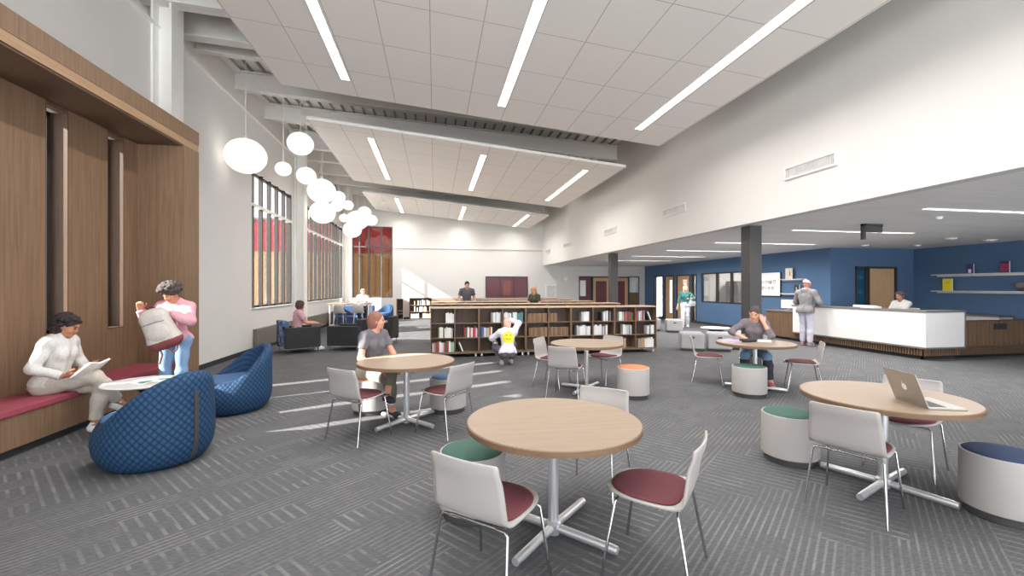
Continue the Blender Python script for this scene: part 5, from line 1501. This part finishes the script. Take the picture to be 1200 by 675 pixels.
        if kind == 'afro': F.ell(H(0, -0.028, 0.062), (0.128 * s, 0.124 * s, 0.104 * s), RHd, 0.006)
        if kind == 'curly': F.ell(H(0, -0.05, -0.05), (0.095 * s, 0.060 * s, 0.16 * s), RHd, 0.01)
        if kind == 'bob': F.ell(H(0, -0.035, -0.02), (0.086 * s, 0.075 * s, 0.095 * s), RHd, 0.02)
        F.ell(H(0, 0.105, -0.033), (0.068 * s, 0.075 * s, 0.098 * s), RHd, 0, 's')
    elif kind == 'long':
        F.ell(H(0, -0.05, -0.06), (0.085 * s, 0.06 * s, 0.15 * s), RHd, 0.03); F.ell(H(0, -0.06, -0.17), (0.08 * s, 0.045 * s, 0.10 * s), RHd, 0.03)
        for q in (1, -1): F.cone(H(q * 0.075, 0.02, 0.02), H(q * 0.075, 0.015, -0.15), 0.022 * s, 0.018 * s, 0.02)
        facecut()
    elif kind == 'smooth':
        F.ell(H(0, -0.04, -0.01), (0.084 * s, 0.082 * s, 0.11 * s), RHd, 0.03); F.ell(H(0, -0.065, -0.09), (0.055 * s, 0.04 * s, 0.06 * s), RHd, 0.03)
        facecut()
    elif kind == 'bun':
        F.ball(H(-0.02, -0.10, 0.075), 0.034 * s, 0.012); F.ell(H(0, -0.05, -0.01), (0.078 * s, 0.06 * s, 0.075 * s), RHd, 0.03); facecut()
    elif kind == 'lowbun':
        F.ell(H(0, -0.04, -0.01), (0.084 * s, 0.082 * s, 0.10 * s), RHd, 0.03); F.ball(H(0, -0.10, 0.07), 0.03 * s, 0.012); facecut()
    elif kind == 'short':
        F.ell(H(0, -0.04, 0.0), (0.079 * s, 0.072 * s, 0.075 * s), RHd, 0.02); F.ell(H(0, 0.04, 0.095), (0.06 * s, 0.05 * s, 0.028 * s), RHd, 0.02); facecut()
    elif kind == 'beanie':
        F.ell(H(0, -0.022, 0.055), (0.090 * s, 0.106 * s, 0.092 * s), RHd, 0.01); F.ball(H(0, -0.07, 0.10), 0.05 * s, 0.04); F.plane(H(0, 0, 0.022), -np.array(hup * 1.0 + hdir * 0.28))
    hobj = field_obj('beanie' if kind == 'beanie' else 'hair', F, vox * (0.8 if vox > 0.009 else 1.0), [hm], body, 0.0025 if kind in ('smooth', 'long', 'short', 'bun', 'lowbun') else 0.001, 9, smooth_it=0 if kind in ('curly', 'afro') else 1)
    if kind == 'beanie' and P.get('band'):
        hobj.data.materials.append(P['band'])
        c = np.empty(len(hobj.data.polygons) * 3); hobj.data.polygons.foreach_get('center', c); c = c.reshape(-1, 3)
        q = (c - hcn) @ hRn / s
        hobj.data.polygons.foreach_set('material_index', ((np.sin(q[:, 2] * 75 + q[:, 1] * 25) > 0.1)).astype(np.int32))
    return body, dict(neck=neck, pel=pel, up=up, ff=ff, rt=rt, s=s, arms=arms, legs=legs, hc=hc)

white_top = cloth('off_white_jersey', (204, 202, 198)); cream = cloth('cream_trousers_cloth', (186, 178, 168)); white_shoe = cloth('white_shoe', (236, 236, 236)); grey_sole = cloth('grey_sole', (190, 188, 186))
pink = cloth('pink_sweatshirt', (208, 156, 166)); jeans = cloth('pale_denim', (126, 156, 190), 90); grey_tee = cloth('grey_tee', (104, 102, 108)); olive = cloth('olive_trousers', (112, 110, 98))
dark_sneaker = cloth('dark_sneaker', (60, 62, 70)); lav = cloth('white_lavender_sweatshirt', (222, 220, 232)); dgrey = cloth('grey_joggers', (104, 98, 106)); hoodie = cloth('grey_hoodie', (124, 122, 124))
ltjeans = cloth('light_grey_jeans', (186, 186, 198)); teal = cloth('teal_blouse', (66, 122, 120)); wtrous = cloth('white_trousers', (224, 226, 230)); mauve = cloth('mauve_grey_top', (116, 110, 116)); dleg = cloth('dark_leggings', (72, 70, 78))
pinktee = cloth('dusty_pink_tee', (206, 160, 168)); dgreen = cloth('dark_green_top', (76, 76, 64)); rose = cloth('pink_sneaker', (206, 120, 132))

# woman reading on the bench
person('seated woman with dark curly hair, white top and cream trousers, reading on the crimson bench', (-4.10, 5.56), (1, 0.02), dict(
    h=1.66, vox=0.0065, pelvis=(0, 0.0, 0.575), up=(0.0, 0.14, 1), look=(-0.12, 0.85, -0.42), skin=(176, 122, 92), hairname='dark_curls', hair=(58, 48, 48), hairkind='curly', seed=4,
    wrR=(0.19, 0.22, 0.665), wrL=(-0.13, 0.25, 0.70), elpR=(0.8, -0.6, -0.8), elpL=(-0.8, -0.5, -0.8), hdR=(-0.5, 0.8, 0.12), hdL=(0.45, 0.8, 0.2), pnR=(-0.5, -0.1, 0.9), pnL=(0.5, -0.1, 0.9), curlR=0.55, curlL=0.55,
    anL=(-0.02, 0.38, 0.086), anR=(-0.20, 0.50, 0.28), knpL=(-0.1, 1, 0.6), knpR=(0.25, 1, 1.2), ftL=(0.05, 1, 0), ftR=(-0.35, 0.8, -0.45), fuR=(-0.05, 0.5, 0.85),
    top=dict(mat=white_top, infl=0.026, hem=-0.02, neck=0.06, sl=0.75, wr=0.004, name='sweatshirt'), bottom=dict(mat=cream, infl=0.016, ankle=0.026, upto=0.88, wr=0.003), shoe=dict(mat=white_shoe, sole=white_shoe)))
t = thing('book', 'open white book in the hands of the woman on the bench', 'book', (-3.72, 5.54, 0.70), face_to(1, 0.02))
for sg in (1, -1):
    b = MB(); R = Euler((math.radians(42), math.radians(sg * -9), 0)).to_matrix()
    b.obox(R @ V((sg * 0.082, 0, 0.0)), (0.16, 0.225, 0.014), R); b.build('pages', M['paper'], t, bevel=0.002)
    b = MB(); b.obox(R @ V((sg * 0.085, 0, -0.010)), (0.168, 0.235, 0.004), R); b.build('cover', cloth('pale_book_cover', (222, 218, 214)), t)

# girl with the backpack
person('standing girl with a grey brown afro, pink sweatshirt and blue jeans, looking into a backpack', (-3.45, 6.60), (0.14, -0.99), dict(
    h=1.64, vox=0.0065, pelvis=(0, 0, 0.915), look=(0.42, 0.78, -0.42), tilt=(0.15, 0, 0), skin=(190, 134, 104), hairname='afro', hair=(88, 78, 76), hairkind='afro', seed=6,
    wrR=(0.34, 0.13, 1.32), wrL=(-0.03, 0.26, 1.27), elpR=(0.5, 0.1, -1), elpL=(-1, 0.1, -0.8), hdR=(-0.1, 0.35, 0.9), hdL=(0.65, 0.35, 0.45), pnR=(-0.4, 0.8, -0.2), pnL=(0.3, 0.5, -0.8), curlR=0.95, curlL=0.6,
    anL=(-0.09, 0.0, 0.086), anR=(0.10, 0.04, 0.086), top=dict(mat=pink, infl=0.026, hem=-0.01, neck=0.062, sl=1.0, wr=0.004, name='sweatshirt'), bottom=dict(mat=jeans, infl=0.012, ankle=0.016, upto=0.95, waist=0.11), shoe=dict(mat=white_shoe, sole=white_shoe)))
t = thing('backpack', 'light grey backpack with a maroon base held by the girl in pink', 'backpack', (-3.36, 6.26, 0.87), face_to(-0.14, 0.99))
canvas = cloth('grey_canvas', (190, 184, 178), 70); marb = cloth('maroon_leather', (128, 72, 74), 60); tan = cloth('tan_webbing', (178, 112, 78), 60)
RB = Euler((math.radians(6), math.radians(-20), 0)).to_matrix(); RBn = np.array(RB)
def bp(x, y, z): return RB @ V((x, y, z))
F = Field()
for sx in (-1, 1):
    F.cone(bp(sx * 0.09, 0.03, 0.07), bp(sx * 0.075, 0.03, 0.40), 0.085, 0.075, 0.04); F.cone(bp(sx * 0.09, -0.03, 0.07), bp(sx * 0.075, -0.03, 0.38), 0.08, 0.07, 0.04)
F.cone(bp(0, 0.0, 0.07), bp(0, 0.0, 0.38), 0.105, 0.09, 0.05); F.cone(bp(-0.09, 0, 0.06), bp(0.09, 0, 0.06), 0.095, 0.095, 0.04)
F.ell(bp(0, 0, 0.38), (0.15, 0.10, 0.115), RBn, 0.03)
field_obj('body', F, 0.008, [canvas, marb], t, 0.002, 4, classify=lambda c: ((c @ RBn)[:, 2] < 0.075).astype(int))
F = Field(); F.ell(bp(0, -0.095, 0.20), (0.125, 0.045, 0.12), RBn, 0.0); field_obj('front_pocket', F, 0.008, [canvas], t, 0.002, 8)
MB().tube([bp(-0.13, -0.13, 0.315), bp(-0.06, -0.135, 0.325), bp(0.06, -0.135, 0.325), bp(0.13, -0.13, 0.315)], 0.004, 6).build('zip', M['strap'], t)
MB().tube([bp(-0.04, 0.03, 0.49), bp(-0.03, 0.03, 0.53), bp(0.03, 0.03, 0.53), bp(0.04, 0.03, 0.49)], 0.009, 8).build('grab_handle', marb, t, smooth=60)
for k, pts in enumerate(([(0.10, 0.09, 0.42), (0.13, 0.15, 0.25), (0.11, 0.12, 0.05), (0.05, 0.05, -0.10), (0.02, 0.02, -0.12), (-0.02, 0.04, -0.04)], [(-0.10, 0.09, 0.42), (-0.14, 0.15, 0.22), (-0.13, 0.10, 0.02), (-0.11, 0.03, -0.10), (-0.17, 0.0, -0.20)])):
    MB().tube([bp(*p) for p in pts], 0.011, 8).build('strap', tan, t, smooth=60)

# woman on the orange stool
person('seated woman in a grey tee on the orange drum stool, auburn hair, face turned right', (-0.81, 5.88), (0.7, -0.7), dict(
    h=1.66, vox=0.008, pelvis=(0, 0.02, 0.555), up=(0.0, 0.08, 1), fw=(-0.10, 1, 0), look=(-0.74, 0.68, -0.03), skin=(206, 150, 126), hairname='auburn', hair=(140, 96, 84), hairkind='smooth',
    wrR=(0.17, 0.34, 0.63), wrL=(-0.14, 0.34, 0.63), elpR=(0.9, -0.7, -0.6), elpL=(-0.9, -0.6, -0.6), pnR=(-0.3, 0, -1), pnL=(0.3, 0, -1), curlR=0.4, curlL=0.4,
    anR=(0.02, 0.44, 0.086), anL=(0.15, 0.50, 0.31), knpR=(0, 1, 0.6), knpL=(-0.1, 1, 1.2), ftL=(0.25, 0.9, -0.15), ftR=(0.1, 1, 0),
    top=dict(mat=grey_tee, infl=0.013, hem=0.0, neck=0.075, sleeve='short', wr=0.004, name='tee'), bottom=dict(mat=cream, lower=olive, infl=0.018, ankle=0.02, upto=0.72), shoe=dict(mat=dark_sneaker, sole=white_shoe)))

# crouching child
pb, J = person('crouching child in a white sweatshirt with a yellow face print, reaching at the front bookcase', (1.47, 8.95), (-0.05, 1), dict(
    h=1.50, vox=0.009, pelvis=(0, -0.10, 0.30), up=(0.04, 0.30, 1), look=(-0.2, 1, 0.05), hipup=(0, -0.3, 1), skin=(222, 176, 152), hairname='pale_rose_blond', hair=(226, 190, 172), hairkind='lowbun',
    wrR=(0.10, 0.22, 0.93), wrL=(-0.22, 0.36, 0.50), elpR=(1, -0.1, 0.1), elpL=(-1, -0.3, -0.4), hdR=(-0.4, 0.7, 0.4), curlR=0.6, curlL=0.5,
    anR=(0.12, 0.10, 0.08), anL=(-0.10, 0.02, 0.08), knpR=(0.35, 1, 0.5), knpL=(-0.35, 1, 0.5),
    top=dict(mat=lav, infl=0.028, hem=-0.06, neck=0.055, sl=0.9, wr=0.0035, name='sweatshirt'), bottom=dict(mat=dgrey, infl=0.018, ankle=0.02, waist=0.08), shoe=dict(mat=cloth('grey_sneaker', (176, 176, 182)), sole=white_shoe)))
# the round yellow print follows the back of the sweatshirt
def print_disc():
    sh = [c for c in pb.children if c.name.startswith('sweatshirt')][0]
    n = len(sh.data.polygons); c = np.empty(n * 3); sh.data.polygons.foreach_get('center', c); c = c.reshape(-1, 3)
    nr = np.empty(n * 3); sh.data.polygons.foreach_get('normal', nr); nr = nr.reshape(-1, 3)
    pel, up, rt, ff = (np.array(J[k]) for k in ('pel', 'up', 'rt', 'ff'))
    d = c - pel; x = d @ rt; z = d @ up - 0.27
    back = (nr @ ff) < 0.1; back &= (d @ ff) < 0
    r = np.sqrt(x * x + z * z); mi = np.zeros(n, int); mi[back & (r < 0.125)] = 1
    for sx in (-1, 1): mi[back & (np.abs(x - sx * 0.045) < 0.028) & (np.abs(z - 0.045 + 9 * (x - sx * 0.045) ** 2) < 0.009)] = 2
    mi[back & (np.abs(x) < 0.055) & (np.abs(z + 0.045 - 9 * x * x) < 0.008)] = 2
    sh.data.materials.append(M['yellow']); sh.data.materials.append(cloth('olive_print_line', (150, 138, 60)))
    sh.data.polygons.foreach_set('material_index', mi.astype(np.int32))
print_disc()

# man between the bookcases
person('standing man in a dark grey tee with short dark hair, behind the bookcase rows', (1.15, 15.95), (0.05, -1), dict(
    h=1.83, male=True, vox=0.014, pelvis=(0, 0, 1.03), look=(0, 0.92, -0.3), skin=(206, 158, 134), hairname='dark_short', hair=(56, 50, 48), hairkind='short',
    wrR=(0.27, 0.10, 0.98), wrL=(-0.27, 0.10, 0.98), elpR=(0.6, -1, 0), elpL=(-0.6, -1, 0), anR=(0.11, 0, 0.09), anL=(-0.11, 0.03, 0.09),
    top=dict(mat=cloth('charcoal_tee', (88, 86, 92)), infl=0.016, hem=-0.06, sleeve='short', name='tee'), bottom=dict(mat=dleg, infl=0.014, ankle=0.02), shoe=dict(mat=dark_sneaker, sole=white_shoe)))
person('standing woman with long ginger hair and a dark top, between the bookcase rows', (3.12, 13.55), (-0.75, -0.6), dict(
    h=1.64, vox=0.013, pelvis=(0, 0, 0.915), look=(-0.15, 0.9, -0.35), skin=(216, 168, 142), hairname='ginger', hair=(188, 138, 104), hairkind='long',
    wrR=(0.20, 0.18, 0.86), wrL=(-0.22, 0.12, 0.86), elpR=(0.6, -1, 0), elpL=(-0.6, -1, 0), anR=(0.10, 0, 0.086), anL=(-0.10, 0.03, 0.086),
    top=dict(mat=dgreen, infl=0.012, hem=-0.06, sleeve='short', name='top', neck=0.08), bottom=dict(mat=dleg, infl=0.012, ankle=0.016), shoe=dict(mat=dark_sneaker, sole=white_shoe)))
# woman walking by the oak doors
person('woman in teal blouse and white trousers walking past the oak doors, blond hair', (9.93, 16.10), (-0.5, -0.87), dict(
    h=1.67, vox=0.013, pelvis=(0, 0, 0.93), look=(0.1, 0.95, -0.15), skin=(222, 178, 156), hairname='blond', hair=(214, 186, 152), hairkind='long',
    wrR=(0.30, 0.02, 0.86), wrL=(-0.16, 0.22, 1.18), elpR=(0.7, -1, 0), elpL=(-0.8, -0.3, -0.8), anR=(0.10, 0.12, 0.086), anL=(-0.09, -0.12, 0.10), knpR=(0, 1, 0.2), knpL=(0, 1, 0.2),
    top=dict(mat=teal, infl=0.018, hem=0.04, upto=1.55, name='blouse'), bottom=dict(mat=wtrous, infl=0.016, ankle=0.03), shoe=dict(mat=white_shoe)))
t = thing('shoulder_bag', 'white shoulder bag on the arm of the woman in teal', 'bag', (10.13, 15.93, 0.88), 0.4)
b = MB(); b.loft([[(-0.13, -0.05, 0.0), (0.13, -0.05, 0), (0.13, 0.05, 0), (-0.13, 0.05, 0)], [(-0.15, -0.06, 0.12), (0.15, -0.06, 0.12), (0.15, 0.06, 0.12), (-0.15, 0.06, 0.12)], [(-0.13, -0.02, 0.26), (0.13, -0.02, 0.26), (0.13, 0.02, 0.26), (-0.13, 0.02, 0.26)]]); b.build('body', wtrous, t, bevel=0.015, seg=3)
MB().tube([(-0.12, 0, 0.25), (-0.08, 0, 0.42), (0, 0, 0.48), (0.08, 0, 0.42), (0.12, 0, 0.25)], 0.008, 8).build('handle', wtrous, t, smooth=60)
# man at the counter
person('person in a grey hoodie and pink striped beanie standing at the reception counter', (10.12, 10.5), (0.93, 0.36), dict(
    h=1.78, male=True, vox=0.010, pelvis=(0, 0, 1.0), up=(0, 0.05, 1), look=(0.1, 1, -0.08), skin=(196, 136, 116), hairname='pink_grey_beanie', hair=(196, 190, 190), hairkind='beanie', band=cloth('rose_stripe', (196, 120, 134)),
    wrR=(0.20, 0.22, 1.14), wrL=(-0.14, 0.30, 1.15), elpR=(0.9, -0.8, -0.5), elpL=(-0.9, -0.5, -0.5), anR=(0.11, -0.02, 0.09), anL=(-0.11, 0.06, 0.09),
    top=dict(mat=hoodie, infl=0.036, hem=-0.09, hood=True, sl=0.8, wr=0.0038, name='hoodie'), bottom=dict(mat=ltjeans, infl=0.016, ankle=0.028, wr=0.002), shoe=dict(mat=cloth('mauve_sneaker', (150, 120, 126)), sole=white_shoe)))
# receptionist and her chair
t = thing('office_chair', 'grey office chair behind the reception counter', 'chair', (12.1, 9.5, 0), face_to(-1, -0.1))
MB().box(-0.24, 0.24, -0.24, 0.22, 0.53, 0.60).build('seat', M['column_grey'], t, bevel=0.03, seg=3)
MB().box(-0.21, 0.21, -0.29, -0.24, 0.72, 1.08).build('backrest', M['vent_grey'], t, bevel=0.02, seg=3)
MB().tube([(0, -0.2, 0.55), (0, -0.285, 0.62), (0, -0.285, 0.76)], 0.02, 8).build('back_support', M['black'], t, smooth=50)
MB().tube([(0, 0, 0.08), (0, 0, 0.54)], 0.028, 12).build('column', M['chrome'], t, smooth=50)
for k in range(5):
    c, s_ = math.cos(k * 2 * PI / 5), math.sin(k * 2 * PI / 5)
    b = MB(); b.tube([(0, 0, 0.10), (c * 0.28, s_ * 0.28, 0.075)], [0.026, 0.016], 8); b.tube([(c * 0.28 - s_ * 0.02, s_ * 0.28 + c * 0.02, 0.03), (c * 0.28 + s_ * 0.02, s_ * 0.28 - c * 0.02, 0.03)], 0.03, 12); b.build('foot', M['black'], t, smooth=50)
person('receptionist in a white shirt with a dark grey bob, seated behind the counter', (12.05, 9.5), (-1, -0.12), dict(
    h=1.66, vox=0.010, pelvis=(0, -0.02, 0.76), up=(0, 0.06, 1), look=(0.1, 1, -0.12), skin=(170, 118, 96), hairname='grey_bob', hair=(86, 80, 82), hairkind='bob',
    wrR=(0.16, 0.38, 0.83), wrL=(-0.16, 0.38, 0.83), anR=(0.1, 0.35, 0.20), anL=(-0.1, 0.35, 0.20), top=dict(mat=white_top, infl=0.018, hem=-0.03, name='shirt'), bottom=dict(mat=dleg, infl=0.012, ankle=0.016), shoe=dict(mat=dark_sneaker)))
# student
person('woman studying at the round table, mauve grey top and jeans, cheek resting on her hand', (5.40, 6.66), (-0.635, -0.773), dict(
    h=1.68, vox=0.0085, pelvis=(0, 0, 0.575), up=(0.0, 0.26, 1), look=(0.10, 0.88, -0.42), tilt=(-0.12, 0, 0), skin=(214, 164, 140), hairname='grey_brown_bun', hair=(90, 80, 78), hairkind='bun',
    wrR=(0.17, 0.42, 0.795), wrL=(-0.135, 0.25, 1.03), elpR=(1, 0.1, -0.3), elpL=(-0.5, 0.6, -1), hdR=(-0.5, 0.8, -0.15), hdL=(0.30, -0.15, 1), pnR=(0, 0, -1), pnL=(0.4, -0.9, 0), curlR=0.7, curlL=0.6,
    anR=(0.14, 0.36, 0.086), anL=(-0.23, 0.42, 0.086), knpR=(0.1, 1, 0.7), knpL=(-0.15, 1, 0.7), ftL=(-0.2, 1, 0),
    top=dict(mat=mauve, infl=0.012, hem=-0.04, neck=0.085, upto=1.5, name='top'), bottom=dict(mat=jeans, lower=dleg, infl=0.013, ankle=0.014, upto=0.9), shoe=dict(mat=rose, sole=white_shoe)))
# woman in the armchair, far left
person('woman with a dark bob and pink tee seated in the dotted club armchair', (-3.38, 11.80), (0.85, 0.52), dict(
    h=1.64, vox=0.011, pelvis=(0, -0.05, 0.535), up=(0, 0.10, 1), look=(-0.35, 0.9, -0.1), skin=(204, 148, 122), hairname='brown_bob', hair=(82, 66, 62), hairkind='bob',
    wrR=(0.18, 0.36, 0.70), wrL=(-0.14, 0.36, 0.72), anR=(0.1, 0.42, 0.086), anL=(-0.1, 0.44, 0.086), top=dict(mat=pinktee, infl=0.016, hem=-0.03, sleeve='short', name='tee'), bottom=dict(mat=olive, infl=0.014, ankle=0.016), shoe=dict(mat=white_shoe)))
person('far blond person in a pale top seated on a stool at the high table', (-2.78, 17.95), (0.05, -1), dict(
    h=1.68, vox=0.016, pelvis=(0, 0.0, 0.82), up=(0, 0.12, 1), look=(-0.4, 0.9, -0.2), skin=(216, 172, 150), hairname='sandy', hair=(200, 166, 130), hairkind='short',
    wrR=(0.17, 0.38, 1.07), wrL=(-0.17, 0.38, 1.07), anR=(0.12, 0.22, 0.35), anL=(-0.12, 0.24, 0.35), top=dict(mat=cloth('pale_lilac_shirt', (226, 216, 224)), infl=0.018, hem=-0.04, name='shirt'), bottom=dict(mat=dark_sneaker, infl=0.013, ankle=0.016), shoe=dict(mat=white_shoe)))
